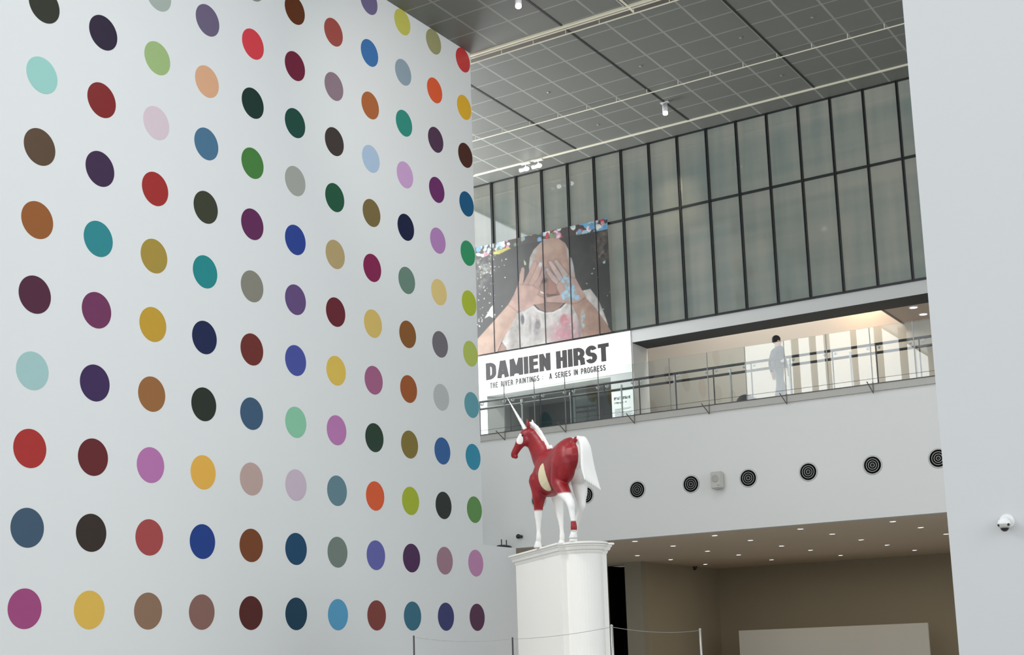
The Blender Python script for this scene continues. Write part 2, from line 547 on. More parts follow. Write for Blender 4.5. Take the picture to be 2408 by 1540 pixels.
ceiling_rail(17.4, ZC - 0.14, 'cream lighting rail on short hangers across the middle of the grey ceiling', YEND, 6.6)
ceiling_rail(13.05, ZC - 0.16, 'cream lighting rail in the ceiling recess, the one nearer the glazed wall', YEND, 1.6)
t = ceiling_rail(12.98, ZC - 0.06, 'thin cream rail in the ceiling recess, close along its bright edge', YEND, 1.6, 0.018, False)
t = thing('ceiling_conduit', 'short pale conduit branching off the recessed rail across the ceiling tiles', 'conduit', (0, 0, 0))
MB().tube([(10.6, -4.45, ZC - 0.03), (12.9, -4.45, ZC - 0.03), (13.05, -4.5, ZC - 0.12)], 0.025, 8).build('pipe', RAILW, t)
MB().tube([(10.6, -4.37, ZC - 0.03), (12.9, -4.37, ZC - 0.03)], 0.015, 8).build('cable', PLAST, t)


def ceiling_spot(p, label, tilt=0.35):
    t = thing('ceiling_spotlight', label, 'spotlight', p, 'white spotlights under the ceiling')
    MB().box(-0.05, 0.05, -0.12, 0.12, -0.03, 0.0).build('mount', LAMPW, t)
    MB().tube([(0, 0, -0.03), (0, 0, -0.1)], 0.02, 8).build('stem', LAMPW, t)
    d = Vector((-0.3, -0.15, -1)).normalized()
    b0 = Vector((0, 0, -0.08))
    MB().tube([b0, b0 + d * 0.27], 0.075, 20).build('lamp_housing', LAMPW, t, True)
    MB().tube([b0 + d * 0.27, b0 + d * 0.32], [0.066, 0.07], 20).build('lamp_lens', GLOW, t, True)


p = on(1564, 240, 2, ZC)
ceiling_spot((p.x, -2.65, ZC), 'white cylindrical spotlight hanging under the ceiling near the glazed wall')
ceiling_spot((10.9, -2.65, ZC), 'white cylindrical spotlight at the top edge, before the ceiling recess')


def twin_spot(p, label):
    t = thing('track_spotlight', label, 'spotlight', p, 'small twin spotlights by the glazing')
    MB().box(-0.05, 0.05, -0.16, 0.16, -0.03, 0).tube([(0, 0, -.03), (0, 0, -.14)], .015, 8).build('mount', LAMPW, t)
    MB().tube([(-0.02, 0.2, -0.2), (-0.02, -0.02, -0.2)], 0.06, 16).build('lamp_housing', LAMPW, t, True)
    MB().ball((-0.05, -0.06, -0.21), (0.08, 0.09, 0.065), 16).build('lamp_lens', GLOW, t, True)


twin_spot((20.05, 2.85, ZC - 0.04), 'small white track spotlight by the glazing, left one of a pair')
twin_spot((20.05, 2.40, ZC - 0.04), 'small white track spotlight by the glazing, right one of a pair')
for i, (u, v, ps) in enumerate(((1290, 217, 'above the left lighting rail end'), (1407, 293, 'between the rail and the glazed wall, left of the spotlight'), (1910, 40, 'near the white pier, higher of two'), (1742, 88, 'in the middle of the ceiling tiles'), (1507, 155, 'above the lighting rail, left of the middle'), (1838, 177, 'below the lighting rail near the pier'))):
    p = on(u, v, 2, ZC)
    tag(MB().lathe([(0.0, -0.04), (0.015, -0.036), (0.02, -0.02), (0.05, -0.008), (0.05, 0.0)], p, 'z', 12).build('ceiling_sprinkler', ALU), 'tiny sprinkler head ' + ps, 'sprinkler', 'sprinkler heads on the ceiling')

# ------------------------------------------------------------------ vents in the gallery wall
def vent(p, label):
    t = thing('round_vent', label, 'vent', p, 'round air vents in a row on the gallery wall')
    MB().lathe([(0.178, -0.010), (0.197, -0.010), (0.202, -0.005), (0.202, 0.0)], (0, 0, 0), 'x', 40).build('flange', GALW, t)
    MB().lathe([(0.202, -0.001), (0.202, -0.006), (0.207, -0.006), (0.207, -0.001)], (0, 0, 0), 'x', 40).build('shadow_ring', DARKST, t)
    MB().lathe([(0.0, -0.004), (0.179, -0.004), (0.179, -0.013), (0.184, -0.013)], (0, 0, 0), 'x', 40).build('duct', BLACK, t)
    for r in (0.042, 0.088, 0.134):
        MB().lathe([(r - 0.004, -0.006), (r - 0.006, -0.018), (r + 0.006, -0.018), (r + 0.004, -0.006)], (0, 0, 0), 'x', 36).build('grille_ring', ALU, t)
    MB().lathe([(0.0, -0.018), (0.014, -0.018), (0.014, -0.006)], (0, 0, 0), 'x', 16).build('hub', BLKPL, t)
    return t


VY = [-0.70, -2.02, -3.393, -4.764, -6.163, -7.557, -8.979, -10.365]
VL = ['round black vent seen between the front legs of the horse statue', 'round black vent half hidden behind the tail of the horse statue',
      'round black vent alone on the wall just right of the horse statue', 'round black vent just left of the grey wall speaker',
      'round black vent just right of the grey wall speaker', 'round black vent, second to the right of the wall speaker',
      'round black vent, next to last before the white pier', 'round black vent partly cut off by the white pier']
v0 = vent((XA, VY[0], 4.466), VL[0])
for y, l in list(zip(VY, VL))[1:]:
    dup(v0, (XA, y, 4.466), l)

# wall speaker
t = thing('wall_speaker', 'small grey box loudspeaker on the gallery wall between two vents', 'speaker', (XA, -5.46, 4.476))
sb = MB().box(-0.2, -0.03, -0.13, 0.13, -0.19, 0.19)
bmesh.ops.bevel(sb.bm, geom=sb.bm.edges[:], offset=0.02, segments=2, affect='EDGES')
sb.build('cabinet', PLAST, t)
MB().lathe([(0.0, -0.212), (0.07, -0.212), (0.085, -0.205), (0.085, -0.19)], (0, 0.01, 0.03), 'x', 24).build('speaker_grille', mat('grille_grey', srgb(165, 163, 158), 0.6), t)
MB().box(-0.206, -0.199, -0.09, -0.03, -0.135, -0.115).build('badge', ALU, t)
MB().box(-0.03, 0.0, -0.05, 0.05, -0.05, 0.05).build('wall_bracket', BLKPL, t)
# little black camera on the wall and fitting on the ledge
t = thing('bullet_camera', 'small black camera sticking out of the gallery wall beside the statue', 'camera', (XA, -0.168, 3.611))
MB().lathe([(0.05, -0.02), (0.05, 0.0)], (0, 0, 0), 'x', 16).tube([(0, 0, 0), (-0.12, 0, 0)], 0.03, 10).build('mount', BLKPL, t)
MB().ball((-0.14, 0.0, 0.0), 0.06, 16).build('camera_body', BLKPL, t, True)
t = thing('ledge_fitting', 'flat black fitting with two upright pins on the white ledge', 'fitting', (13.97, 0.14, ZS))
MB().ball((0, 0, 0.03), (0.3, 0.12, 0.045), 16).build('base', BLKPL, t, True)
MB().tube([(-0.12, 0, 0.03), (-0.12, 0, 0.2)], 0.014, 8).build('pin', BLKPL, t)
MB().tube([(0.1, 0, 0.03), (0.1, 0, 0.2)], 0.014, 8).build('pin', BLKPL, t)

# ------------------------------------------------------------------ downlights and soffit camera
DL = [(15.154, -4.886), (17.123, -4.95), (19.367, -2.796), (21.393, -2.821), (19.489, -4.825), (15.27, -6.921), (17.193, -6.987), (21.574, -4.842), (24.144, -2.692), (24.098, -0.585),
      (24.307, -4.744), (19.463, -6.94), (15.303, -9.008), (17.294, -9.046), (19.653, -8.993), (21.745, -6.893), (24.344, -6.871), (14.96, -2.914), (17.01, -2.93), (19.063, -0.87), (21.28, -0.789)]
DROW = {15: 'row along the wall edge', 17: 'second row from the edge', 19: 'middle row', 21: 'row before the back one', 24: 'back row'}


def downlight(p, label):
    t = thing('soffit_downlight', label, 'downlight', p, 'small downlights in the soffit under the balcony')
    MB().lathe([(0.085, 0.0), (0.085, -0.012), (0.068, -0.012), (0.06, 0.0)], (0, 0, 0), 'z', 20).build('trim_ring', LAMPW, t)
    MB().lathe([(0.0, -0.008), (0.066, -0.008), (0.066, 0.0)], (0, 0, 0), 'z', 20).build('lamp_lens', GLOW, t)
    return t


rows = {}
for x, y in DL:
    k = min(DROW, key=lambda a: abs(a - x + 0.0))
    rows.setdefault(k, []).append((x, y))
dl0 = None
for k, l in rows.items():
    l.sort(key=lambda a: -a[1])
    for i, (x, y) in enumerate(l):
        lab = 'lit downlight in the soffit, %s in the %s' % (('nearest the plinth' if i == 0 else ORD[i + 1] + ' from plinth'), DROW[k])
        if dl0 is None:
            dl0 = downlight((x, y, ZS), lab)
        else:
            dup(dl0, (x, y, ZS), lab)
p = on(1633, 1332, 2, ZS)
t = thing('dome_camera', 'tiny black dome camera on the soffit near the corner of the dark room', 'camera', p)
MB().lathe([(0.0, 0), (0.09, 0.0), (0.09, -0.04), (0, -0.04)], (0, 0, 0), 'z', 16).build('base', BLKPL, t)
MB().ball((0, 0, -0.045), 0.07, 12).build('dome', BLKPL, t, True)

# ------------------------------------------------------------------ surveillance camera on the pier
t = thing('surveillance_camera', 'white dome surveillance camera with black lens on the right white pier', 'camera', (0.0, -14.68, 1.81))
MB().lathe([(0.068, -0.02), (0.072, -0.012), (0.072, 0.0)], (0, 0, 0.0), 'x', 24).lathe([(0, -0.02), (0.068, -0.02)], (0, 0, 0), 'x', 24).build('wall_plate', LAMPW, t, True)
MB().tube([(-0.02, 0, 0.0), (-0.08, 0.0, 0.015), (-0.12, 0.0, 0.0)], [0.035, 0.033, 0.035], 14).build('arm', LAMPW, t, True)
MB().lathe([(0.0, 0.045), (0.03, 0.042), (0.055, 0.02), (0.064, -0.01), (0.062, -0.02), (0.0, -0.02)], (-0.13, 0.0, -0.02), 'z', 24).build('camera_housing', LAMPW, t, True)
MB().lathe([(0.060, -0.02), (0.056, -0.04), (0.04, -0.055), (0.0, -0.055)], (-0.13, 0.0, -0.02), 'z', 24).build('dome_shell', PLAST, t, True)
MB().lathe([(0.042, -0.05), (0.036, -0.07), (0.02, -0.085), (0.0, -0.09)], (-0.13, 0.0, -0.02), 'z', 24).build('lens_dome', BLKPL, t, True)
for yy in (-0.05, 0.05):
    MB().ball((-0.165, yy * 0.9, -0.045), 0.014, 10).build('infrared_lamp', BLKPL, t, True)

# ------------------------------------------------------------------ balcony balustrade
ZR = 7.415
JOINTS = [2.03, 1.10, 0.178, -0.70, -1.575, -2.50, -3.436, -4.384, -5.344, -6.273, -7.20, -8.17, -9.14, -10.07, -11.0, -11.93]
t = thing('glass_balustrade', 'clear frameless glass balustrade along the front edge of the balcony', 'balustrade', (XA - 0.05, 0, ZB1 + 10.4 * BT))
t.rotation_euler = (BT, 0, 0)
for a, b in zip(JOINTS, JOINTS[1:]):
    MB().box(-0.012, 0.0, b + 0.008, a - 0.008, 0.0, ZR - ZB1).build('glass_panel', RGLASS, t)
MB().box(-0.018, 0.012, -12, 2.1, -0.014, 0.0).box(-0.014, 0.0, -12, 2.1, 0.10, 0.106).build('edge_trim', DARKST, t)
for y in JOINTS:
    MB().box(-0.010, 0.002, y - 0.010, y + 0.010, 0.0, ZR - ZB1).build('glass_joint', ALU, t)
for y in JOINTS[::2]:
    m = MB().tube([(-0.02, y, 0.02), (-0.02, y, -0.21)], 0.010, 6).tube([(-0.02, y, -0.21), (-0.42, y, -0.03)], 0.012, 6)
    m.build('bracket', mat('bracket_steel', srgb(96, 92, 88), 0.4, metal=0.3), t)
t = thing('balcony_handrail', 'dark double handrail on polished steel posts behind the balcony glass', 'handrail', (14.6, 0, ZB1 + 10.4 * BT))
t.rotation_euler = (BT, 0, 0)
MB().tube([(-0.15, 1.9, 0.89), (-0.15, -12, 0.89)], 0.03, 10).build('upper_rail', DARKST, t, True)
MB().tube([(0, 1.9, 0.735), (0, -12, 0.735)], 0.03, 10).build('lower_rail', DARKST, t, True)
for k in range(9):
    y = -0.1 - 1.412 * k
    MB().tube([(0, y, 0), (0, y, 0.70), (0, y, 0.701), (0, y, 0.83), (0, y, 0.845)], [0.020, 0.020, 0.032, 0.032, 0.02], 12).build('post', CHROME, t, True)
for y in JOINTS:
    MB().box(-0.20, -0.185, y - 0.075, y - 0.05, 0, 0.88).build('upright', DARKST, t)
    for s in (-0.14, 0.11):
        MB().tube([(-0.27, y + s, 0.80), (-0.20, y + s, 0.78), (-0.15, y + s, 0.81), (-0.15, y + s, 0.87)], 0.014, 6).ball((-0.25, y + s, 0.80), 0.026, 8).build('rail_bracket', CHROME, t)

# things on the balcony
p = on(1737, 938, 0, 14.9)
tag(MB().ball((14.95, -5.93, ZB1 + 0.14), (0.17, 0.21, 0.16), 20).ball((14.95, -6.12, ZB1 + 0.1), (0.1, 0.12, 0.11), 14).build('floor_bag', mat('dark_olive_fabric', srgb(58, 58, 48), 0.9, noise=0.2, scale=12), smooth=True),
    'dark rounded bag lying on the balcony floor behind the glass', 'bag')
t = thing('glass_stand', 'small clear sign stand on the balcony in front of the dark doorway', 'stand', (15.6, -1.28, ZB1))
MB().box(-0.01, 0.01, 0.2, 0.26, 0, 1.2).build('upright', mat('frosted_edge', srgb(120, 130, 130), 0.3), t)
MB().box(-0.006, 0.006, -0.4, 0.2, 0.2, 1.05).build('pane', clear_glass('stand_glass', (0.8, 0.84, 0.84, 1), 1.7), t)
# dark panel edge peeking out beyond the white volume
t = thing('folded_sign', 'grey folded panel with dark edge peeping out beside the white wall end', 'panel', (17.2, 2.9, ZB1))
MB().box(0, 0.05, 0.0, 0.42, 0, 1.5).build('panel_face', mat('putty_panel', srgb(150, 148, 138), 0.7), t)
MB().box(-0.06, 0, 0.3, 0.42, 0, 1.6).build('dark_edge', BLKPL, t)

# ------------------------------------------------------------------ info sign on the wall
t = thing('info_sign', 'white information sheet with small grey print beside the dark doorway', 'sign', (XG - 0.012, 0, 0))
MB().box(-0.006, 0.0, -0.05, 0.69, 7.45, 8.33).build('sheet', mat('paper_white', srgb(236, 240, 236), 0.6, noise=0.01), t)
tx = MB()
zz = 8.17
for row, (n, h) in enumerate(((13, 0.085), (11, 0.05))):
    yy = 0.62
    for k in range(n):
        w = random.uniform(0.022, 0.042) * (1.1 if row == 0 else 0.9)
        if random.random() < 0.88:
            tx.box(-0.010, -0.005, yy - w, yy - w + 0.009, zz - h, zz)
            tx.box(-0.010, -0.005, yy - w, yy, zz - random.choice((0.01, h * .5, h)), zz - random.choice((0.0, h * .35)))
        yy -= w + 0.008
    zz -= 0.15
zz = 7.82
for k in range(13):
    L = random.uniform(0.45, 0.62) if k not in (2, 3) else 0.2
    tx.box(-0.009, -0.005, 0.61 - L, 0.61, zz - 0.011, zz)
    zz -= 0.027
tx.build('print', mat('grey_print', srgb(120, 124, 122), 0.7), t)

# ------------------------------------------------------------------ lettering (stroke letters laid on the wall)
def arc(cx, cy, rx, ry, a0, a1, n=12):
    return [(cx + rx * math.cos(math.radians(a0 + (a1 - a0) * i / n)), cy + ry * math.sin(math.radians(a0 + (a1 - a0) * i / n))) for i in range(n + 1)]


def glyph(ch, W, S):
    """strokes of a letter: centre lines inside a box W x 1 with stroke width S"""
    h = S / 2
    L, Rr, B, T = h, W - h, h, 1 - h
    if ch == 'D':
        r = min(0.30, (Rr - L) * 0.8)
        return [[(L, 0), (L, 1)], [(L, B), (Rr - r, B)] + arc(Rr - r, B + r, r, r, -90, 0)[1:] + arc(Rr - r, T - r, r, r, 0, 90) + [(L, T)]]
    if ch == 'A':
        return [[(h * .9, 0), (W / 2 - h * .25, 1)], [(W - h * .9, 0), (W / 2 + h * .25, 1)], [(W * .24, 0.30), (W * .76, 0.30)]]
    if ch == 'M':
        return [[(L, 0), (L, 1)], [(Rr, 0), (Rr, 1)], [(L, 1), (W / 2, 0.12)], [(W / 2, 0.12), (Rr, 1)]]
    if ch == 'I':
        return [[(W / 2, 0), (W / 2, 1)]]
    if ch == 'E':
        return [[(L, 0), (L, 1)], [(L, T), (W, T)], [(L, 0.52), (W * .94, 0.52)], [(L, B), (W, B)]]
    if ch == 'N':
        return [[(L, 0), (L, 1)], [(Rr, 0), (Rr, 1)], [(L, 1 - h * .6), (Rr, h * .6)]]
    if ch == 'H':
        return [[(L, 0), (L, 1)], [(Rr, 0), (Rr, 1)], [(L, 0.52), (Rr, 0.52)]]
    if ch in 'RP':
        m = 0.44 if ch == 'R' else 0.40
        r = (T - m) / 2
        s = [[(L, 0), (L, 1)], [(L, T), (Rr - r, T)] + arc(Rr - r, m + r, r, r, 90, -90)[1:] + [(L, m)]]
        if ch == 'R':
            s.append([(W * .5, m), (Rr - h * .1, m - .12), (Rr + h * .1, 0)])
        return s
    if ch == 'S':
        rx = (Rr - L) / 2
        r1 = (T - 0.5) / 2
        return [arc(W / 2, T - r1, rx, r1, 15, 90, 6) + arc(W / 2, T - r1, rx, r1, 90, 250, 12)[1:] + arc(W / 2, B + r1, rx, r1, 70, -90, 12)[0:] + arc(W / 2, B + r1, rx, r1, -90, -165, 6)[1:]]
    if ch == 'T':
        return [[(W / 2, 0), (W / 2, 1)], [(0, T), (W, T)]]
    if ch == 'V':
        return [[(h * .9, 1), (W / 2 - h * .2, 0)], [(W - h * .9, 1), (W / 2 + h * .2, 0)]]
    if ch in 'OG':
        rx = (Rr - L) / 2
        k = min(rx, 0.3)
        top = arc(W / 2, T - k, rx, k, 20 if ch == 'G' else 0, 180)
        bot = arc(W / 2, B + k, rx, k, 180, 360)
        s = [top + bot]
        if ch == 'O':
            s = [top + bot + [top[0]]]
        else:
            s = [top + bot + [(Rr, 0.45), (W * .55, 0.45)]]
        return s
    return []


def stroke_faces(bm, pts, S, fx):
    """flat ribbon along pts with mitred corners; fx maps (x, y) to 3-D"""
    h = S / 2
    P = [Vector((a, b)) for a, b in pts]
    n = len(P)
    closed = n > 2 and (P[0] - P[-1]).length < 1e-6
    left, right = [], []
    for i in range(n):
        if closed and i in (0, n - 1):
            d0 = (P[-1] - P[-2]).normalized()
            d1 = (P[1] - P[0]).normalized()
        else:
            d0 = (P[i] - P[i - 1]).normalized() if i > 0 else (P[1] - P[0]).normalized()
            d1 = (P[i + 1] - P[i]).normalized() if i < n - 1 else d0
        n0 = Vector((-d0.y, d0.x))
        n1 = Vector((-d1.y, d1.x))
        mm = (n0 + n1)
        mm = mm.normalized() if mm.length > 1e-6 else n0
        k = h / max(0.45, mm.dot(n0))
        left.append(P[i] + mm * k)
        right.append(P[i] - mm * k)
    vl = [bm.verts.new(fx(*q)) for q in left]
    vr = [bm.verts.new(fx(*q)) for q in right]
    for i in range(n - 1):
        bm.faces.new((vl[i], vr[i], vr[i + 1], vl[i + 1]))


def letters(text, y_left, y_right, z0, z1, S, wid, gap, name, m, parent, slant=0.0):
    """writes text from y_left to y_right (y falls to the right) on the plane of the back wall"""
    tot = 0
    for i, ch in enumerate(text):
        tot += wid.get(ch, wid['*'])
        tot += gap if i < len(text) - 1 else 0
    sx = (y_left - y_right) / tot
    H = z1 - z0
    bm_all = MB()
    x = 0
    k = 0
    for ch in text:
        W = wid.get(ch, wid['*'])
        if ch == ':':
            for yy in (0.18, 0.62):
                bm_all.poly([(XG - 0.030, y_left - (x + a) * sx, z0 + (yy + b) * H) for a, b in ((0, 0), (S, 0), (S, .14), (0, .14))])
        for st in glyph(ch, W, S):
            off = XG - 0.028 - 0.0006 * (k % 5)
            k += 1
            stroke_faces(bm_all.bm, st, S, lambda a, b, x=x, off=off: (off, y_left - (x + a) * sx, z0 + b * H))
        x += W + gap
    return bm_all.build(name, m, parent)


# ------------------------------------------------------------------ banner picture, painted vertex by vertex
BY0, BY1, BZ0, BZ1 = 0.53, 5.32, ZGL + 0.01, 13.645
NW, NH = 330, 250


def zm(X, Y):
    """point of my sketch of the picture -> (0..1, 0..1) across the printed sheet"""
    p = on(1110 + X / 4.4, 500 + Y / 4.4, 0, XG)
    return ((BY1 - p.y) / (BY1 - BY0), (BZ1 - p.z) / (BZ1 - BZ0))


def paint_banner():
    gx, gy = np.meshgrid((np.arange(NW) + 0.5) / NW, (np.arange(NH) + 0.5) / NH)
    img = np.zeros((NH, NW, 3))
    asp = (BY1 - BY0) / (BZ1 - BZ0)

    def noise(s, seed, oct=3):
        r = np.random.default_rng(seed)
        out = np.zeros((NH, NW))
        amp = 1.0
        for o in range(oct):
            n = int(s * 2 ** o) + 2
            g = r.random((n, int(n * asp) + 2))
            X = gx * (g.shape[1] - 1.001)
            Y = gy * (g.shape[0] - 1.001)
            xi, yi = X.astype(int), Y.astype(int)
            fx, fy = X - xi, Y - yi
            fx, fy = fx * fx * (3 - 2 * fx), fy * fy * (3 - 2 * fy)
            out += amp * ((g[yi, xi] * (1 - fx) + g[yi, xi + 1] * fx) * (1 - fy) + (g[yi + 1, xi] * (1 - fx) + g[yi + 1, xi + 1] * fx) * fy - 0.5)
            amp *= 0.5
        return out
    N1, N2, N3 = noise(8, 1), noise(30, 2), noise(16, 5)

    def blend(mask, c, shade=0.0, nz=None):
        nonlocal img
        cc = np.array(c, float)[None, None, :] * (1 + shade * (N2 if nz is None else nz))[:, :, None]
        img = img * (1 - mask[:, :, None]) + cc * mask[:, :, None]

    def inpoly(pts, soft=0.004):
        P = [zm(*q) for q in pts]
        ins = np.zeros((NH, NW), bool)
        dist = np.full((NH, NW), 9.0)
        for (xa, ya), (xb, yb) in zip(P, P[1:] + P[:1]):
            cond = ((ya > gy) != (yb > gy)) & (gx < (xb - xa) * (gy - ya) / (yb - ya + 1e-12) + xa)
            ins ^= cond
            dx, dy = (xb - xa) * asp, yb - ya
            t_ = np.clip((((gx - xa) * asp) * dx + (gy - ya) * dy) / (dx * dx + dy * dy + 1e-12), 0, 1)
            dist = np.minimum(dist, np.hypot((gx - xa) * asp - t_ * dx, gy - ya - t_ * dy))
        sd = np.where(ins, dist, -dist)
        return np.clip(sd / soft + 0.5, 0, 1)

    def ell(X, Y, rx, ry, soft=0.25, rot=0):
        cx_, cy_ = zm(X, Y)
        dx, dy = (gx - cx_) * asp, gy - cy_
        k = 3.53 / 4.79 / 3.53 * 0.0
        sx_, sy_ = rx / 1000.0, ry / 1000.0
        c_, s_ = math.cos(rot), math.sin(rot)
        q = np.hypot((dx * c_ + dy * s_) / sx_, (-dx * s_ + dy * c_) / sy_)
        return np.clip((1 - q) / soft + 0.5, 0, 1)

    img[:] = (46, 46, 44)
    blend(np.clip(N1 * 2, 0, 1) * 0.5, (70, 68, 62))
    # pale brush haze at the far left and dark brush marks at the right
    blend(np.clip(inpoly([(60, 480), (250, 420), (230, 600), (90, 800)], 0.12) * (0.5 + N2), 0, 1) * 0.9, (168, 170, 164))
    blend(np.clip(inpoly([(1270, 240), (1420, 170), (1430, 470), (1290, 520)], 0.1) * (0.35 + N2 * 1.2), 0, 1), (132, 116, 104))
    # colourful dabs along the top
    strip = inpoly([(50, 300), (1420, 40), (1420, 180), (1200, 225), (1000, 262), (760, 300), (560, 335), (400, 372), (250, 425), (60, 500)], 0.006)
    blend(strip, (70, 62, 58))
    rr = random.Random(4)
    cl = [(176, 205, 216), (214, 150, 172), (236, 236, 230), (120, 170, 205), (190, 60, 70), (104, 150, 110), (232, 200, 215)]
    for k in range(150):
        X = rr.uniform(50, 1420)
        Y = 330 - (X - 60) * 0.2 + rr.uniform(-30, 140)
        if 390 < X < 660 and rr.random() < 0.85:
            continue
        c = rr.choice(cl)
        if X > 1150 and rr.random() < 0.6:
            c = (112, 172, 210)
        if X < 330 and rr.random() < 0.6:
            c = (206, 222, 224)
        blend(ell(X, Y, rr.uniform(16, 34), rr.uniform(14, 30), 0.3, rr.uniform(0, 3)) * strip, c, 0.15)
    blend(inpoly([(240, 415), (400, 365), (420, 380), (300, 440), (240, 440)], 0.01), (206, 196, 90), 0.3)
    # paint flecks over the dark ground
    for k in range(130):
        X = rr.uniform(70, 1440)
        Y = rr.uniform(330, 1230)
        if rr.random() < 0.45:
            X = rr.uniform(75, 260)
        if 420 < X < 1150 and Y > 380:
            continue
        blend(ell(X, Y, rr.uniform(2, 7), rr.uniform(4, 13), 0.5, rr.uniform(0, 3)), rr.choice([(215, 215, 208), (190, 190, 180), (214, 190, 150), (150, 160, 160)]), 0.1)
    blend(inpoly([(185, 1040), (215, 985), (245, 955), (248, 1050), (265, 1060), (235, 1095), (200, 1075), (150, 1100)], 0.006), (232, 232, 226))
    blend(inpoly([(553, 495), (575, 520), (580, 550), (560, 552)], 0.006), (188, 196, 150))
    blend(inpoly([(1365, 520), (1395, 500), (1395, 530), (1375, 540)], 0.006), (170, 200, 196))
    blend(inpoly([(525, 265), (550, 270), (540, 315), (525, 300)], 0.006), (150, 170, 130))
    # shirt
    shirt = inpoly([(330, 1340), (400, 1180), (480, 1050), (560, 1000), (640, 950), (700, 1010), (780, 1040), (860, 1030), (940, 990), (1000, 930), (1150, 815), (1240, 795), (1320, 900), (1380, 1040), (1425, 1170), (1300, 1290), (1150, 1310), (780, 1375), (390, 1440)], 0.008)
    blend(shirt, (192, 188, 184), 0.22, N3)
    blend(shirt * np.clip(inpoly([(400, 1180), (500, 1040), (520, 1420), (390, 1440)], 0.05), 0, 1) * 0.45, (120, 112, 105), 0.4)
    blend(shirt * inpoly([(1120, 1060), (1160, 1040), (1150, 1310), (1110, 1310)], 0.03) * 0.6, (110, 104, 100))
    for (X, Y, rx, ry, c, s_) in ((970, 1120, 40, 50, (178, 84, 96), .6), (1000, 1150, 60, 60, (186, 130, 138), 1.2), (940, 1240, 120, 90, (188, 140, 148), 1.3), (1010, 1260, 100, 70, (180, 130, 140), 1.3),
                                 (700, 1140, 22, 55, (92, 90, 92), .8), (690, 1190, 30, 60, (120, 116, 116), 1.2), (540, 1110, 18, 45, (80, 80, 86), .8), (690, 1085, 22, 16, (206, 150, 160), .8), (620, 1160, 16, 60, (140, 136, 132), 1.2)):
        blend(np.clip(ell(X, Y, rx, ry, s_) * (0.75 + N2 * 1.2), 0, 1) * shirt, c, 0.2)
    blend(inpoly([(640, 950), (700, 1010), (780, 1040), (860, 1030), (940, 990), (1000, 930), (1000, 955), (930, 1025), (860, 1052), (780, 1056), (690, 1030), (630, 970)], 0.008), (212, 208, 206), 0.1)
    # head
    head = inpoly([(608, 560), (618, 470), (655, 395), (735, 312), (830, 270), (910, 275), (980, 325), (1018, 400), (1034, 500), (1040, 690), (1010, 850), (965, 945), (900, 1010), (800, 1036), (720, 1008), (672, 960), (640, 850), (615, 700)], 0.007)
    blend(head, (168, 136, 120), 0.16, N3)
    blend(head * inpoly([(600, 600), (610, 460), (660, 380), (740, 305), (700, 400), (660, 480), (650, 620)], 0.03) * 0.85, (168, 168, 164), 0.2)
    blend(head * inpoly([(990, 330), (1040, 420), (1045, 560), (1018, 520), (1000, 420)], 0.02) * 0.85, (184, 186, 182), 0.2)
    blend(head * ell(850, 360, 170, 60, 1.2) * 0.5, (196, 168, 150))
    blend(head * ell(840, 960, 150, 80, 0.9) * 0.55, (118, 88, 78))
    blend(head * ell(830, 690, 110, 90, 0.9) * 0.45, (120, 90, 78))
    blend(ell(765, 712, 42, 26, 0.5) * 0.8, (90, 66, 60))
    blend(ell(765, 714, 22, 13, 0.4), (38, 32, 32))
    blend(inpoly([(800, 720), (850, 715), (905, 800), (915, 850), (860, 880), (790, 850), (780, 800)], 0.03) * 0.7, (158, 108, 96), 0.1)
    blend(ell(905, 845, 22, 26, 0.8) * 0.5, (110, 74, 66))
    blend(ell(795, 850, 16, 18, 0.8) * 0.5, (110, 74, 66))
    blend(inpoly([(790, 720), (812, 716), (800, 800), (782, 830)], 0.02) * 0.5, (110, 82, 72))
    blend(inpoly([(785, 850), (900, 850), (890, 870), (800, 880)], 0.01) * 0.8, (74, 50, 46))
    blend(inpoly([(724, 815), (770, 838), (768, 852), (728, 838)], 0.005), (226, 214, 212))
    # arms
    skin = (184, 154, 138)
    armL = inpoly([(60, 1330), (250, 1120), (400, 950), (500, 1020), (430, 1170), (330, 1330), (270, 1470), (60, 1500)], 0.007)
    blend(armL, (190, 158, 138), 0.14, N3)
    blend(armL * np.clip(inpoly([(330, 1180), (500, 1020), (430, 1170), (330, 1330), (270, 1470), (200, 1480)], 0.08), 0, 1) * 0.45, (140, 108, 92))
    blend(inpoly([(290, 1440), (330, 1350), (370, 1390), (385, 1440)], 0.008), (150, 116, 102), 0.1)
    armR = inpoly([(1040, 940), (1180, 870), (1300, 1000), (1400, 1140), (1470, 1260), (1160, 1310), (1150, 1200), (1100, 1060)], 0.007)
    blend(armR, (160, 128, 112), 0.15, N3)
    blend(armR * inpoly([(1040, 940), (1110, 1060), (1160, 1200), (1165, 1310), (1220, 1300), (1180, 1050)], 0.06) * 0.5, (186, 156, 140))
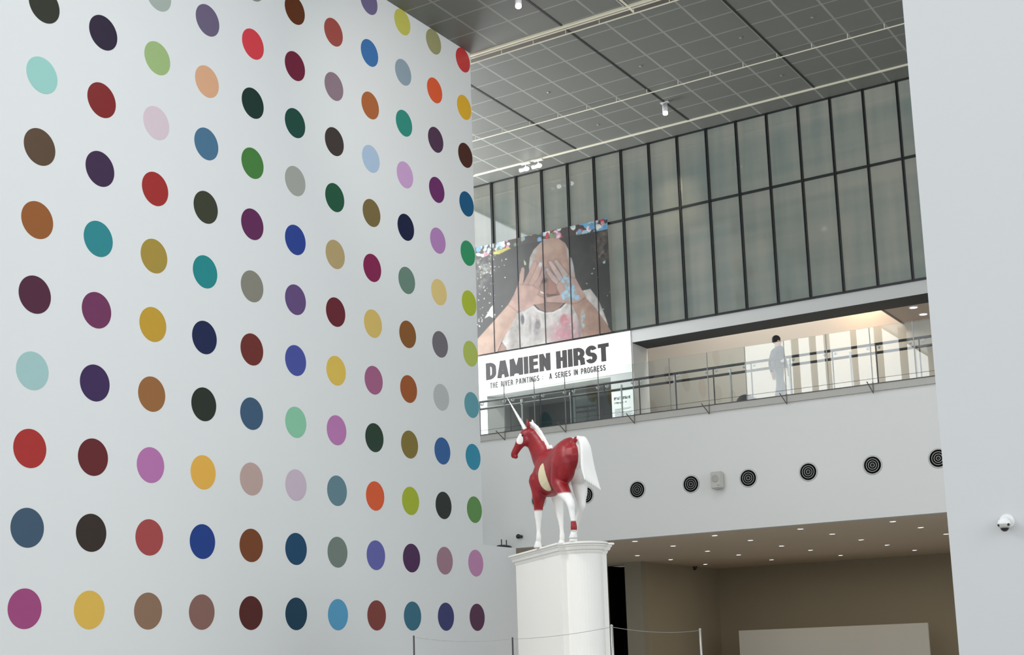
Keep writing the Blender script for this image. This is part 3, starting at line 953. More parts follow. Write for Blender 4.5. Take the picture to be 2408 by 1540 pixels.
    # hands
    for poly, c in (
        ([(395, 955), (450, 860), (490, 760), (505, 715), (560, 735), (640, 735), (715, 720), (720, 800), (690, 860), (770, 895), (775, 940), (650, 960), (560, 1012), (500, 1030)], (186, 150, 136)),
        ([(505, 745), (512, 650), (532, 578), (555, 575), (562, 600), (556, 680), (545, 750)], (180, 146, 132)),
        ([(548, 745), (600, 640), (655, 522), (684, 515), (692, 560), (650, 680), (605, 750)], (178, 142, 128)),
        ([(600, 750), (655, 650), (700, 540), (730, 520), (742, 560), (706, 680), (665, 755)], (182, 148, 134)),
        ([(655, 760), (705, 690), (745, 605), (772, 588), (784, 612), (745, 700), (705, 795)], (172, 138, 126)),
        ([(888, 740), (955, 650), (1030, 645), (1085, 680), (1190, 875), (1115, 930), (1040, 945), (940, 938), (785, 930), (785, 888), (870, 868), (930, 860), (900, 800)], (180, 148, 136)),
        ([(778, 592), (800, 578), (850, 640), (925, 705), (892, 752), (840, 705), (800, 640)], (178, 154, 148)),
        ([(806, 520), (832, 506), (890, 580), (955, 670), (920, 715), (862, 625)], (186, 164, 156)),
        ([(868, 508), (896, 496), (950, 570), (1015, 650), (965, 685), (920, 600)], (186, 166, 158)),
        ([(1030, 470), (1046, 478), (1068, 560), (1085, 680), (1030, 665)], (172, 156, 152)),
    ):
        msk = inpoly(poly, 0.006)
        blend(inpoly(poly, 0.03) * 0.6, (80, 58, 50))
        blend(msk, c, 0.14, N3)
    for a, b, c_ in (((550, 742), (600, 735), 20), ((605, 748), (650, 740), 20), ((655, 758), (700, 745), 20)):
        pass
    blend(ell(726, 545, 16, 22, 0.5), (190, 205, 214))
    blend(ell(765, 610, 16, 26, 0.5) * 0.8, (130, 140, 150))
    blend(np.clip(inpoly([(920, 705), (970, 660), (1030, 690), (1090, 780), (1105, 880), (1045, 930), (960, 905), (930, 865), (985, 800), (970, 740)], 0.02) * (0.75 + N2 * 1.1), 0, 1), (152, 192, 212), 0.15)
    blend(ell(1105, 885, 24, 22, 0.5), (150, 190, 215))
    blend(np.clip(ell(1165, 1110, 20, 70, 0.8) * (0.7 + N2 * 1.5), 0, 1), (160, 196, 208))
    blend(ell(1050, 570, 12, 60, 0.8) * 0.6, (180, 196, 206))
    # finished picture with its colours kept in range
    return np.clip(img, 0, 255)


def build_banner():
    img = paint_banner()
    k = img / 255.0
    linimg = np.where(k <= 0.04045, k / 12.92, ((k + 0.055) / 1.055) ** 2.4) * 0.45
    verts, faces = [], []
    for j in range(NH):
        for i in range(NW):
            verts.append((XG - 0.105, BY1 - (BY1 - BY0) * i / (NW - 1), BZ1 - (BZ1 - BZ0) * j / (NH - 1)))
    for j in range(NH - 1):
        for i in range(NW - 1):
            a = j * NW + i
            faces.append((a, a + NW, a + NW + 1, a + 1))
    me = bpy.data.meshes.new('printed_sheet')
    me.from_pydata(verts, [], faces)
    at = me.color_attributes.new('Col', 'FLOAT_COLOR', 'POINT')
    buf = np.ones((NH * NW, 4), np.float32)
    buf[:, :3] = linimg.reshape(-1, 3)
    at.data.foreach_set('color', buf.ravel())
    return me


ban = thing('portrait_banner', 'large printed portrait of a bald man framing his eye with both hands', 'banner', (0, 0, 0))
link('printed_sheet', build_banner(), vcol_mat('banner_print', 0.4, 0.4), ban)
seam = mat('banner_seam', srgb(30, 26, 30), 0.6)
for y in ys:
    if BY0 + .05 < y < BY1:
        MB().box(XG - 0.118, XG - 0.106, y - 0.012, y + 0.012, BZ0 - 0.05, BZ1 + 0.0).build('seam', seam, ban)

LET = mat('dark_lettering', srgb(16, 11, 15), 0.6, noise=0.02)
tb = thing('title_banner', 'white banner strip with bold dark title lettering below the portrait', 'banner', (0, 0, 0))
MB().box(XG - 0.022, XG - 0.002, -0.02, 5.5, 8.86, ZGL - 0.02).build('white_sheet', mat('white_vinyl', srgb(244, 243, 238), 0.5, noise=0.008), tb)
WB = {'*': 0.50, 'I': 0.20, 'M': 0.66, ' ': 0.17, 'D': 0.52, 'A': 0.58, 'E': 0.45, 'N': 0.54, 'H': 0.52, 'R': 0.53, 'S': 0.52, 'T': 0.50}
letters('DAMIEN HIRST', 5.09, 0.716, 9.30, 9.845, 0.22, WB, 0.05, 'title_lettering', LET, tb)
WS = {'*': 0.46, 'I': 0.13, ' ': 0.36, ':': 0.30, 'M': 0.62, 'A': 0.52, 'N': 0.5, 'O': 0.5, 'G': 0.5}
letters('THE RIVER PAINTINGS :  A SERIES IN PROGRESS', 4.95, 0.85, 9.02, 9.2, 0.165, WS, 0.11, 'subtitle_lettering', LET, tb)

# ------------------------------------------------------------------ plinth
A2 = Vector((0.644, 0.765, 0)).normalized()       # along the plinth, away from the viewer
W2 = Vector((A2.y, -A2.x, 0))                      # across, to the right
ZP = 2.505
CORN = Vector((5.3307, -6.4031, 0))                # near left corner of the cornice
PLW, PLL = 1.02, 2.64


def plinth_outline(inset, z, n=18):
    """outline of the block with a half-round end towards the hall"""
    pts = []
    w0, w1 = inset, PLW - inset
    l0, l1 = inset, PLL - inset
    mid = PLW / 2
    rad = 0.385 - inset * 0.75
    loc = [(w0, l1), (w0, l0)]
    loc += [(mid - rad, l0)]
    for i in range(1, n):
        a = PI - PI * i / n
        loc.append((mid + rad * math.cos(a), l0 - rad * 0.85 * math.sin(a)))
    loc += [(mid + rad, l0), (w1, l0), (w1, l1)]
    loc += [(mid + rad, l1)]
    for i in range(1, n):
        a = PI * i / n
        loc.append((mid + rad * math.cos(a), l1 + rad * 0.85 * math.sin(a)))
    loc += [(mid - rad, l1)]
    return [CORN + W2 * a + A2 * b + Vector((0, 0, z)) for a, b in loc]


def loft(profile):
    mb = MB()
    rings = [[mb.bm.verts.new(p) for p in plinth_outline(i, z)] for i, z in profile]
    n = len(rings[0])
    for a, b in zip(rings, rings[1:]):
        for k in range(n):
            mb.bm.faces.new((a[k], a[(k + 1) % n], b[(k + 1) % n], b[k]))
    for ring in (rings[0], rings[-1]):
        mb.bm.faces.new(ring)
    return mb


pl = thing('statue_plinth', 'tall white moulded plinth with half-round ends carrying the horse statue', 'plinth', (0, 0, 0))
loft([(0.105, 0.58), (0.105, 2.33)]).build('shaft', STONE, pl)
loft([(0.105, 2.315), (0.09, 2.345), (0.085, 2.37), (0.06, 2.385), (0.045, 2.43), (0.03, 2.445), (0.03, 2.46), (0.0, 2.475), (0.0, 2.495), (0.012, 2.505)]).build('cornice', STONE, pl)
loft([(-0.03, 0.0), (-0.03, 0.38), (0.0, 0.42), (0.02, 0.43), (0.035, 0.49), (0.065, 0.52), (0.078, 0.56), (0.09, 0.575), (0.105, 0.60)]).build('base', STONE, pl)

# ------------------------------------------------------------------ horse statue
HD = math.radians(50)
HORG = Vector((5.57, -6.36, ZP))


def build_horse():
    t = thing('horse_statue', 'red and white painted horned horse statue standing on the white plinth', 'statue', HORG, rotz=HD)
    # local frame: +x forward (head), +y to the horse's left, z up
    mb = MB()

    def chain(pts, rad, seg=16, sub=5):
        """smooth tube through pts (Catmull-Rom), rad entries are r or (r_side, r_vert)"""
        P = [Vector(p) for p in pts]
        Rr = [(r if isinstance(r, tuple) else (r, r)) for r in rad]
        n = len(P)
        op, orr = [], []
        for i in range(n - 1):
            p0, p1, p2, p3 = P[max(i - 1, 0)], P[i], P[i + 1], P[min(i + 2, n - 1)]
            for k in range(sub):
                u = k / sub
                q = 0.5 * ((2 * p1) + (p2 - p0) * u + (2 * p0 - 5 * p1 + 4 * p2 - p3) * u * u + (3 * p1 - p0 - 3 * p2 + p3) * u ** 3)
                op.append(q)
                s = u * u * (3 - 2 * u)
                orr.append((Rr[i][0] * (1 - s) + Rr[i + 1][0] * s, Rr[i][1] * (1 - s) + Rr[i + 1][1] * s))
        op.append(P[-1])
        orr.append(Rr[-1])
        mb.tube(op, orr, seg)
        mb.ball(P[0], max(0.005, min(Rr[0]) * 0.98), 12)
        mb.ball(P[-1], max(0.005, min(Rr[-1]) * 0.98), 12)

    # trunk (side radius, vertical radius)
    chain([(-0.80, 0, 1.34), (-0.62, 0, 1.36), (-0.35, 0, 1.32), (-0.05, 0, 1.23), (0.25, 0, 1.20), (0.52, 0, 1.24), (0.74, 0, 1.24)],
          [(0.235, 0.275), (0.285, 0.32), (0.285, 0.325), (0.275, 0.35), (0.27, 0.385), (0.25, 0.40), (0.17, 0.29)], 22)
    for s in (1, -1):
        mb.ball((-0.62, 0.12 * s, 1.27), (0.32, 0.19, 0.36), 22)       # haunch
        mb.ball((0.55, 0.13 * s, 1.14), (0.20, 0.15, 0.30), 16)        # shoulder
        mb.ball((0.76, 0.09 * s, 1.12), (0.13, 0.13, 0.18), 14)        # breast
    mb.ball((0.40, 0, 1.57), (0.22, 0.07, 0.09), 14)                     # withers
    # neck
    chain([(0.54, 0.0, 1.34), (0.72, 0.03, 1.56), (0.84, 0.09, 1.78), (0.90, 0.15, 1.95), (0.92, 0.18, 2.03)],
          [(0.18, 0.31), (0.14, 0.26), (0.11, 0.215), (0.09, 0.165), (0.078, 0.11)], 18)
    # head, turned to the left
    hf = Vector((0.78, 0.62, 0)).normalized()
    H0 = Vector((0.92, 0.175, 2.02))
    hp = lambda f, z, s=0: H0 + hf * (f * 0.82) + Vector((0, 0, z * 0.92)) + Vector((-hf.y, hf.x, 0)) * s
    chain([hp(-0.02, 0.0), hp(0.10, -0.045), hp(0.22, -0.15), hp(0.33, -0.27), hp(0.41, -0.36), hp(0.445, -0.41)],
          [(0.08, 0.095), (0.10, 0.115), (0.08, 0.105), (0.060, 0.075), (0.056, 0.064), (0.042, 0.048)], 18)
    mb.ball(hp(0.07, -0.15), (0.115, 0.085, 0.11), 14)                    # jowl
    mb.ball(hp(0.375, -0.43), (0.05, 0.045, 0.04), 12)                  # lower lip / chin
    # ears
    for s in (1, -1):
        e0 = hp(-0.01, 0.05, 0.055 * s)
        chain([e0, e0 + Vector((-0.02, 0.012 * s, 0.08)), e0 + Vector((-0.01, 0.015 * s, 0.155)), e0 + Vector((0.01, 0.012 * s, 0.20))], [0.030, 0.036, 0.024, 0.008], 12)

    def leg(pts, rad):
        chain(pts, rad, 14)
    # fore legs (elbow, forearm, knee, cannon, fetlock, pastern)
    leg([(0.60, 0.16, 1.14), (0.59, 0.16, 0.88), (0.64, 0.16, 0.67), (0.66, 0.16, 0.53), (0.665, 0.16, 0.44), (0.675, 0.16, 0.28), (0.68, 0.16, 0.17), (0.71, 0.16, 0.09)],
        [0.17, 0.12, 0.080, 0.066, 0.050, 0.038, 0.048, 0.042])
    leg([(0.56, -0.15, 1.12), (0.54, -0.16, 0.88), (0.54, -0.18, 0.67), (0.54, -0.19, 0.53), (0.525, -0.195, 0.44), (0.51, -0.20, 0.28), (0.505, -0.20, 0.17), (0.53, -0.20, 0.09)],
        [0.17, 0.12, 0.080, 0.066, 0.050, 0.038, 0.048, 0.042])
    # hind legs (hip, stifle, gaskin, hock, cannon, fetlock, pastern)
    leg([(-0.64, 0.15, 1.24), (-0.52, 0.18, 0.99), (-0.66, 0.175, 0.80), (-0.90, 0.16, 0.61), (-0.955, 0.155, 0.53), (-0.97, 0.15, 0.42), (-0.985, 0.14, 0.28), (-0.99, 0.135, 0.16), (-0.96, 0.13, 0.09)],
        [(0.19, 0.2), (0.14, 0.16), 0.118, 0.076, 0.068, 0.052, 0.044, 0.055, 0.046])
    leg([(-0.68, -0.15, 1.24), (-0.52, -0.17, 0.97), (-0.54, -0.17, 0.80), (-0.62, -0.15, 0.63), (-0.645, -0.14, 0.54), (-0.57, -0.12, 0.42), (-0.47, -0.10, 0.28), (-0.40, -0.09, 0.16), (-0.36, -0.09, 0.09)],
        [(0.19, 0.2), (0.14, 0.16), 0.118, 0.076, 0.068, 0.052, 0.044, 0.055, 0.046])
    hoofs = [(0.73, 0.16), (0.55, -0.20), (-0.945, 0.13), (-0.345, -0.09)]
    # dock of the tail
    chain([(-0.84, 0, 1.55), (-0.93, -0.01, 1.60), (-1.00, -0.03, 1.57)], [0.075, 0.06, 0.055], 12)

    me = mb.mesh('horse_raw')
    tmp = bpy.data.objects.new('horse_raw', me)
    COL.objects.link(tmp)
    rm = tmp.modifiers.new('r', 'REMESH')
    rm.mode = 'VOXEL'
    rm.voxel_size = 0.011
    sm = tmp.modifiers.new('s', 'SMOOTH')
    sm.factor = 0.5
    sm.iterations = 26
    dg = bpy.context.evaluated_depsgraph_get()
    body = bpy.data.meshes.new_from_object(tmp.evaluated_get(dg))
    bpy.data.objects.remove(tmp)
    n = len(body.vertices)
    co = np.empty(n * 3, np.float32)
    body.vertices.foreach_get('co', co)
    co = co.reshape(-1, 3)
    x, y, z = co[:, 0], co[:, 1], co[:, 2]
    red = np.array([lin(150), lin(28), lin(36)])
    dark = np.array([lin(104), lin(22), lin(32)])
    whi = np.array([lin(238), lin(237), lin(234)])
    cream = np.array([lin(226), lin(214), lin(178)])

    def sst(a, b, v):
        u = np.clip((v - a) / (b - a), 0, 1)
        return u * u * (3 - 2 * u)
    colr = np.tile(red, (n, 1))

    def mixin(mask, c):
        nonlocal colr
        colr = colr * (1 - mask[:, None]) + c[None, :] * mask[:, None]
    # soft darker tone low on the trunk and on the inner neck
    nz = np.sin(x * 9 + z * 5) * np.sin(z * 11 - x * 4) * 0.5 + 0.5
    mixin(0.35 * nz, dark)
    neckline = x - (0.62 + 0.0 * z)
    mixin(sst(1.30, 1.45, z) * sst(0.80, 0.86, x) * (1 - sst(0.93, 0.97, x)) * (y > 0.05) * 0.0, dark)
    # one plain cream oval on the flank
    q = np.hypot((x - 0.10) / 0.20, (z - 1.12) / 0.24)
    mixin((1 - sst(0.92, 1.0, q)) * (y > 0.05), cream)
    # pale cheek
    rel = co - np.array(H0)
    fwd = rel @ np.array(hf)
    side = rel @ np.array([-hf.y, hf.x, 0])
    down = -rel[:, 2]
    q = np.hypot((fwd - 0.17) / 0.085, (down - 0.10) / 0.10)
    onhead = (fwd > -0.12) & (z > 1.50) & (x > 0.85)
    mixin((1 - sst(0.9, 1.0, q)) * onhead * (side > 0.02), whi)
    mixin(sst(0.43, 0.45, fwd + 0.25 * (down - 0.36)) * onhead * 0.0, whi)
    # pale lower legs on the near side, and the whole off side
    lower = (1 - sst(0.60, 0.64, z))
    mixin(lower * (y > 0.0) * (x > 0), whi)
    hl = (1 - sst(0.72, 0.76, z)) * (y > 0.05) * (x < -0.3)
    mixin(hl, whi)
    mixin((1 - sst(0.26, 0.28, z)) * sst(0.12, 0.13, z) * (y > 0.05) * (x < -0.3), red)
    mixin(sst(0.0, 0.012, np.where(x < -0.3, 0.025, 0.0) - y) * (x < 0.72), whi)
    nk = (x >= 0.62) & (~onhead)
    # centre line of the neck curves to the left
    yc = np.interp(z, [1.34, 1.56, 1.78, 1.95, 2.03], [0.0, 0.03, 0.09, 0.15, 0.18])
    mixin(sst(0.0, 0.014, yc - 0.045 - y) * nk * (z > 1.3), whi)
    mixin(sst(0.004, 0.012, -y) * nk * (z <= 1.3), whi)
    mixin(sst(0.004, 0.012, -side) * onhead, whi)
    # dark nostril and eye
    q = np.linalg.norm(co - np.array(hp(0.475, -0.40, 0.03)), axis=1)
    mixin(1 - sst(0.022, 0.030, q), np.array([0.01, 0.01, 0.01]))
    at = body.color_attributes.new('Col', 'FLOAT_COLOR', 'POINT')
    buf = np.ones((n, 4), np.float32)
    buf[:, :3] = colr
    at.data.foreach_set('color', buf.ravel())
    body.materials.clear()
    body.name = 'body'
    PAINT = vcol_mat('glossy_statue_paint', 0.38, 0.4)
    link('body', body, PAINT, t, True)
    WP = mat('white_statue_paint', srgb(240, 239, 236), 0.38, noise=0.01)
    RP = mat('red_statue_paint', srgb(140, 26, 34), 0.38, noise=0.03)
    DK = mat('statue_eye', srgb(20, 18, 18), 0.2, noise=0)
    # hooves
    for i, (hx, hy) in enumerate(hoofs):
        mb2 = MB()
        rings = []
        for zz, rx, off in ((0.0, 0.078, 0.012), (0.012, 0.080, 0.012), (0.06, 0.066, -0.004), (0.105, 0.052, -0.016), (0.12, 0.036, -0.02)):
            rings.append([mb2.bm.verts.new((hx + off + rx * math.cos(2 * PI * k / 20), hy + rx * 0.86 * math.sin(2 * PI * k / 20), zz)) for k in range(20)])
        for a, b in zip(rings, rings[1:]):
            for k in range(20):
                mb2.bm.faces.new((a[k], a[(k + 1) % 20], b[(k + 1) % 20], b[k]))
        mb2.bm.faces.new(rings[0])
        mb2.bm.faces.new(rings[-1])
        mb2.build('hoof', WP, t, True)
    # horn
    h0 = hp(0.10, 0.055)
    tip = h0 + hf * 0.38 + Vector((0, 0, 0.64))
    mb3 = MB()
    N = 40
    mb3.tube([h0 + (tip - h0) * (i / N) for i in range(N + 1)], [0.034 * (1 - i / N) + 0.003 + 0.0018 * math.sin(i * 1.6) for i in range(N + 1)], 14)
    mb3.build('horn', WP, t, True)
    # eyes
    MB().ball(hp(0.115, -0.055, 0.088), 0.022, 12).build('eye', DK, t, True)
    MB().ball(hp(0.115, -0.055, -0.088), 0.022, 12).build('eye', DK, t, True)
    # mane: upright crest, white, lying along the top of the neck
    crest = [(0.33, 0.0, 1.655), (0.48, -0.005, 1.68), (0.59, 0.0, 1.78), (0.675, 0.04, 1.925), (0.755, 0.085, 2.05), (0.83, 0.135, 2.13), (0.91, 0.17, 2.155)]
    mw = MB()
    P = [Vector(p) for p in crest]
    op, rr_ = [], []
    for i in range(len(P) - 1):
        p0, p1, p2, p3 = P[max(i - 1, 0)], P[i], P[i + 1], P[min(i + 2, len(P) - 1)]
        for k in range(8):
            u = k / 8
            op.append(0.5 * ((2 * p1) + (p2 - p0) * u + (2 * p0 - 5 * p1 + 4 * p2 - p3) * u * u + (3 * p1 - p0 - 3 * p2 + p3) * u ** 3))
            rr_.append((0.030 + 0.004 * math.sin(i * 8 + k), 0.05 + 0.006 * math.sin((i * 8 + k) * 1.9)))
    op.append(P[-1])
    rr_.append((0.02, 0.03))
    mw.tube(op, rr_, 12)
    mw.ball(P[0], 0.028, 10)
    f0 = hp(-0.03, 0.12)
    mw.tube([f0 + Vector((0, -0.01, -0.06)), f0, f0 + Vector((-0.02, -0.01, 0.07))], [0.035, 0.03, 0.008], 10)
    mw.build('mane', WP, t, True)
    # tail: several long locks from the dock, arched then falling
    for i in range(9):
        f = (i - 4) / 4.0
        mt = MB()
        pts = [(-0.95, -0.02 + 0.02 * f, 1.60), (-1.05, -0.045 + 0.03 * f, 1.58), (-1.11, -0.07 + 0.05 * f, 1.43), (-1.11, -0.09 + 0.075 * f, 1.18), (-1.12, -0.115 + 0.10 * f, 0.96 + 0.014 * i), (-1.16, -0.15 + 0.125 * f, 0.74 + 0.02 * i)]
        Pq = [Vector(p) for p in pts]
        oo, ro = [], []
        base_r = [0.034, 0.040, 0.042, 0.038, 0.030, 0.009]
        for a in range(len(Pq) - 1):
            p0, p1, p2, p3 = Pq[max(a - 1, 0)], Pq[a], Pq[a + 1], Pq[min(a + 2, len(Pq) - 1)]
            for k in range(6):
                u = k / 6
                oo.append(0.5 * ((2 * p1) + (p2 - p0) * u + (2 * p0 - 5 * p1 + 4 * p2 - p3) * u * u + (3 * p1 - p0 - 3 * p2 + p3) * u ** 3))
                ro.append(base_r[a] * (1 - u) + base_r[a + 1] * u)
        oo.append(Pq[-1])
        ro.append(0.008)
        mt.tube(oo, ro, 10)
        mt.build('tail_lock', WP, t, True)
    return t


build_horse()

# ------------------------------------------------------------------ barrier posts and cord around the plinth
SILV = mat('silver_post', srgb(176, 176, 172), 0.35, metal=0.7, noise=0.02)
def sight(u, v, dist):
    r_ = ROT.T @ np.array([(u - CX) / FPX, (v - CY) / FPX, 1.0])
    return CAM + r_ / np.linalg.norm(r_) * dist


posts = [(sight(973, 1493, 20.6), 'dark thin barrier post farthest left, before the spotted wall', DARKST), (sight(1205, 1497, 20.9), 'dark thin barrier post just left of the plinth', DARKST),
         (sight(1438, 1468, 18.05), 'silver barrier post just right of the plinth', SILV), (sight(1646, 1477, 22.5), 'silver barrier post standing alone in front of the dark room', SILV)]
for (x, y, hz), lab, m in posts:
    t = thing('barrier_post', lab, 'post', (x, y, 0), 'barrier posts around the plinth')
    MB().tube([(0, 0, 0.015), (0, 0, hz - 0.02)], 0.019 if m is SILV else 0.013, 12).build('pole', m, t, True)
    MB().lathe([(0, 0), (0.14, 0), (0.14, 0.012), (0.05, 0.022), (0.0, 0.022)], (0, 0, 0), 'z', 24).build('foot', m, t)
    MB().ball((0, 0, hz - 0.02), 0.021 if m is SILV else 0.014, 12).build('cap', m, t, True)


def cord(a, b, label, m, sag=0.05):
    a, b = Vector(a), Vector(b)
    e_ = (b - a)
    e_.z = 0
    e_ = e_.normalized() * 0.023
    a, b = a + e_, b - e_
    pts = []
    for i in range(17):
        u = i / 16
        pts.append((a[0] * (1 - u) + b[0] * u, a[1] * (1 - u) + b[1] * u, (a[2] * (1 - u) + b[2] * u) - 0.035 - sag * 4 * u * (1 - u)))
    tag(MB().tube(pts, 0.0035, 6).build('barrier_rope', m), label, 'rope', 'ropes between the barrier posts')


CORD = mat('grey_cord', srgb(160, 160, 158), 0.6)
cord(posts[0][0], posts[1][0], 'thin grey rope between the two dark posts left of the plinth', CORD)
cord(posts[1][0], posts[2][0], 'thin grey rope crossing in front of the white plinth', CORD, 0.03)
cord(posts[2][0], posts[3][0], 'thin grey rope between the two silver posts', CORD)

# ------------------------------------------------------------------ person on the balcony
def build_person():
    X0, Y0 = 15.45, -6.58
    t = thing('person', 'person with short dark hair and dark jacket walking on the balcony behind glass', 'person', (X0, Y0, ZB1), rotz=-PI / 2 + 0.75)
    t.scale = (0.965, 0.965, 0.955)
    # local: +x forward, +y left
    me = bpy.data.meshes.new('body')
    J = {}
    V, Ed, Rd = [], [], []

    def j(n, p, r, par=None):
        J[n] = len(V)
        V.append(p)
        Rd.append(r)
        if par is not None:
            Ed.append((J[par], J[n]))
    j('pelvis', (0, 0, 0.95), (0.20, 0.16))
    j('waist', (0, 0, 1.10), (0.19, 0.15), 'pelvis')
    j('chest', (0.0, 0, 1.30), (0.20, 0.155), 'waist')
    j('neck0', (0.0, 0, 1.46), (0.075, 0.075), 'chest')
    j('neck1', (0.01, 0, 1.53), (0.055, 0.055), 'neck0')
    j('skull', (0.025, 0, 1.62), (0.082, 0.09), 'neck1')
    j('crown', (0.02, 0, 1.70), (0.07, 0.08), 'skull')
    for s, n in ((1, 'l'), (-1, 'r')):
        sw = 0.10 * s
        j('sh' + n, (0, 0.20 * s, 1.41), (0.08, 0.08), 'chest')
        j('el' + n, (-0.02 - sw * .6, 0.265 * s, 1.13), (0.062, 0.062), 'sh' + n)
        j('wr' + n, (0.05 - sw, 0.26 * s, 0.88), (0.04, 0.04), 'el' + n)
        j('pa' + n, (0.07 - sw, 0.255 * s, 0.80), (0.03, 0.042), 'wr' + n)
        j('hip' + n, (0, 0.09 * s, 0.90), (0.115, 0.12), 'pelvis')
        j('kn' + n, (0.05 + sw * .8, 0.10 * s, 0.50), (0.085, 0.085), 'hip' + n)
        j('an' + n, (-0.01 + sw * 1.4, 0.095 * s, 0.09), (0.055, 0.055), 'kn' + n)
        j('to' + n, (0.14 + sw * 1.4, 0.10 * s, 0.04), (0.035, 0.035), 'an' + n)
        for k in range(4):
            yy = 0.255 * s + (k - 1.5) * 0.001
            x0 = 0.07 - sw + (k - 1.5) * 0.021
            L = (0.062, 0.072, 0.068, 0.054)[k]
            j('f%d' % k + n, (x0, yy, 0.775), (0.011, 0.011), 'pa' + n)
            j('g%d' % k + n, (x0 + 0.004, yy - 0.012 * s, 0.775 - L * .6), (0.010, 0.010), 'f%d' % k + n)
            j('h%d' % k + n, (x0 + 0.004, yy - 0.026 * s, 0.775 - L), (0.009, 0.009), 'g%d' % k + n)
        j('th' + n, (0.105 - sw, 0.245 * s, 0.815), (0.012, 0.012), 'pa' + n)
        j('tj' + n, (0.125 - sw, 0.23 * s, 0.775), (0.011, 0.011), 'th' + n)
    me.from_pydata(V, Ed, [])
    tmp = bpy.data.objects.new('tmp_person', me)
    COL.objects.link(tmp)
    sk = tmp.modifiers.new('skin', 'SKIN')
    sk.use_smooth_shade = True
    if not me.skin_vertices:
        me.attributes  # layer is made with the modifier
    for i, v in enumerate(me.skin_vertices[0].data):
        v.radius = Rd[i]
        v.use_root = (i == 0)
    sb_ = tmp.modifiers.new('sub', 'SUBSURF')
    sb_.levels = 2
    sb_.render_levels = 2
    dg = bpy.context.evaluated_depsgraph_get()
    body = bpy.data.meshes.new_from_object(tmp.evaluated_get(dg))
    bpy.data.objects.remove(tmp)
    # colours by height: skin, jacket, trousers, shoes
    n = len(body.vertices)
    co = np.empty(n * 3, np.float32)
    body.vertices.foreach_get('co', co)
    co = co.reshape(-1, 3)
    c = np.zeros((n, 4), np.float32)
    c[:] = srgb(190, 150, 128)
    jacket = (co[:, 2] < 1.475) & (co[:, 2] > 0.90)
    hand = (np.abs(co[:, 1]) > 0.205) & (co[:, 2] < 0.90)
    trous = (co[:, 2] <= 0.90) & ~hand
    c[jacket] = srgb(44, 47, 60)
    c[trous] = srgb(86, 88, 96)
    c[(co[:, 2] < 0.085)] = srgb(60, 60, 62)
    at = body.color_attributes.new('Col', 'FLOAT_COLOR', 'POINT')
    at.data.foreach_set('color', c.ravel())
    body.materials.clear()
    link('body', body, vcol_mat('person_paint', 0.8, 0.2), t, True)
    HAIR = mat('dark_hair', srgb(24, 20, 19), 0.7, noise=0.1, scale=30)
    SKIN = mat('skin', srgb(190, 150, 128), 0.6, noise=0.02)
    hm = MB().ball((0.0, 0, 1.675), (0.105, 0.092, 0.10), 20).ball((-0.045, 0, 1.635), (0.06, 0.072, 0.07), 16)
    hm.build('hair', HAIR, t, True)
    fm = MB().ball((0.118, 0, 1.605), (0.022, 0.014, 0.022), 10).ball((0.075, 0, 1.56), (0.045, 0.045, 0.045), 12)
    for s in (1, -1):
        fm.ball((0.01, 0.088 * s, 1.61), (0.02, 0.012, 0.032), 10)
    fm.build('face', SKIN, t, True)
    em = MB().ball((0.094, 0.034, 1.63), 0.008, 8).ball((0.094, -0.034, 1.63), 0.008, 8).box(0.105, 0.122, -0.022, 0.022, 1.556, 1.562)
    em.build('eyes_and_mouth', HAIR, t)


build_person()

# gallery ceiling lights
for u, v, lab in ((2148, 722, 'lit round downlight in the gallery ceiling near the pier, upper of two'), (2171, 738, 'lit round downlight in the gallery ceiling near the pier, lower of two')):
    p = on(u, v, 2, ZOP)
    t = thing('gallery_downlight', lab, 'downlight', p, 'downlights in the gallery ceiling')
    MB().lathe([(0.13, 0.0), (0.13, -0.02), (0.1, -0.02), (0.1, 0.0)], (0, 0, 0), 'z', 24).build('trim_ring', LAMPW, t)
    MB().lathe([(0, -0.012), (0.1, -0.012), (0.1, 0)], (0, 0, 0), 'z', 24).build('lamp_lens', GLOW, t)

# ------------------------------------------------------------------ light
def area(name, loc, rot, sx, sy, rad, col=(1, 1, 1)):
    L = bpy.data.lights.new(name, 'AREA')
    L.shape = 'RECTANGLE'
    L.size, L.size_y = sx, sy
    L.energy = rad * PI * sx * sy
    L.color = col
    o = bpy.data.objects.new(name, L)
    COL.objects.link(o)
    o.location = loc
    o.rotation_euler = rot
    return o


DAY = (0.96, 0.985, 1.0)
area('daylight_left', (-14.6, 0.6, 12.6), (PI / 2, 0, PI), 26.4, 6.0, 6.5, DAY)         # faces -y, behind window_3
area('daylight_front', (-31.8, -15, 9.0), (PI / 2, 0, -PI / 2), 28, 11, 1.9, DAY)           # faces +x
area('daylight_back', (-6, -31.5, 8.5), (PI / 2, 0, 0), 40, 13, 1.8, DAY)                  # faces +y
area('overhead_fill', (3.5, -9.0, ZC - 0.1), (0, 0, 0), 9, 7, 2.4, DAY)  # unseen lamp below the closed ceiling, added to brighten the spotted wall's top
area('daylight_bay', (17.8, 6.5, 11), (PI / 2, 0, PI), 6.2, 9.2, 7.2, DAY)              # faces -y
area('warm_gallery_light', (23.45, -6.2, 11.0), (0, 0.3, 0), 0.2, 0.5, 150, (1, 0.62, 0.32))
area('gallery_fill', (22.4, -4.5, 12.2), (0, 0, 0), 1.0, 8, 12.0, (1, 0.96, 0.91))
area('downlight_glow', (20.5, -5.5, ZS - 0.2), (0, 0, 0), 9, 8, 0.42, (1, 0.93, 0.82))


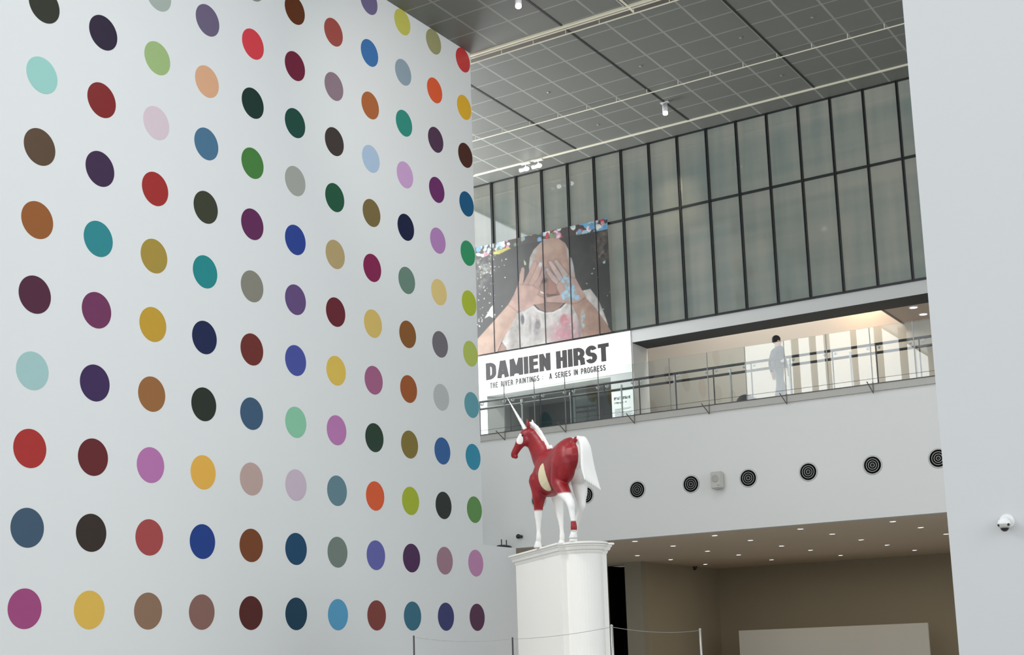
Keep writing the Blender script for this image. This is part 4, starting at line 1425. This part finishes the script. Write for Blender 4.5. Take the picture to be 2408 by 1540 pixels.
def spot(name, loc, target, watt, col, ang=0.5):
    L = bpy.data.lights.new(name, 'SPOT')
    L.energy = watt
    L.color = col
    L.spot_size = ang
    L.spot_blend = 1.0
    L.shadow_soft_size = 0.08
    o = bpy.data.objects.new(name, L)
    COL.objects.link(o)
    o.location = loc
    o.rotation_euler = (Vector(target) - Vector(loc)).to_track_quat('-Z', 'Y').to_euler()


spot('ceiling_spot_beam', (18.4, -2.75, ZC - 0.55), (XG, -1.7, 13.7), 480, (1, 0.85, 0.6), 0.6)
spot('banner_fill_beam', (11.0, -2.6, ZC - 0.6), (XG, 2.7, 9.3), 3400, (1, 0.97, 0.9), 0.42)  # beam added to whiten the title strip, set at a ceiling spotlight

spot('statue_fill_beam', (-4.0, -1.5, ZC - 0.6), (6.0, -5.9, 2.3), 2600, (1, 0.95, 0.87), 0.36)  # unseen lamp added to brighten the plinth's left face and the horse

spot('wall_fill_beam', (5.0, -9.5, ZC - 0.3), (10.6, 0, 13.0), 900, (1, 0.97, 0.92), 0.9)  # unseen lamp added to lift the upper right of the spotted wall

w = bpy.data.worlds.new('sky')
bpy.context.scene.world = w
w.use_nodes = True
w.node_tree.nodes['Background'].inputs[0].default_value = (0.85, 0.93, 1.0, 1)
w.node_tree.nodes['Background'].inputs[1].default_value = 1.0

# ------------------------------------------------------------------ camera
cd = bpy.data.cameras.new('camera')
cam = bpy.data.objects.new('camera', cd)
COL.objects.link(cam)
cd.sensor_fit = 'HORIZONTAL'
cd.sensor_width = 36.0
cd.lens = FPX / 2408 * 36.0
cd.shift_x = (1204 - CX) / 2408
cd.shift_y = (CY - 770) / 2408
cd.clip_end = 200
r, d, f = [Vector(ROT[i]) for i in range(3)]
M = Matrix((r, -d, -f)).transposed().to_4x4()
M.translation = Vector(CAM)
cam.matrix_world = M
sc = bpy.context.scene
sc.camera = cam
sc.view_settings.view_transform = 'Standard'
sc.view_settings.look = 'None'
sc.view_settings.exposure = 0.0
sc.cycles.max_bounces = 10
sc.cycles.diffuse_bounces = 6
sc.cycles.glossy_bounces = 4
sc.cycles.transparent_max_bounces = 12
sc.cycles.sample_clamp_indirect = 6.0
sc.cycles.use_denoising = True
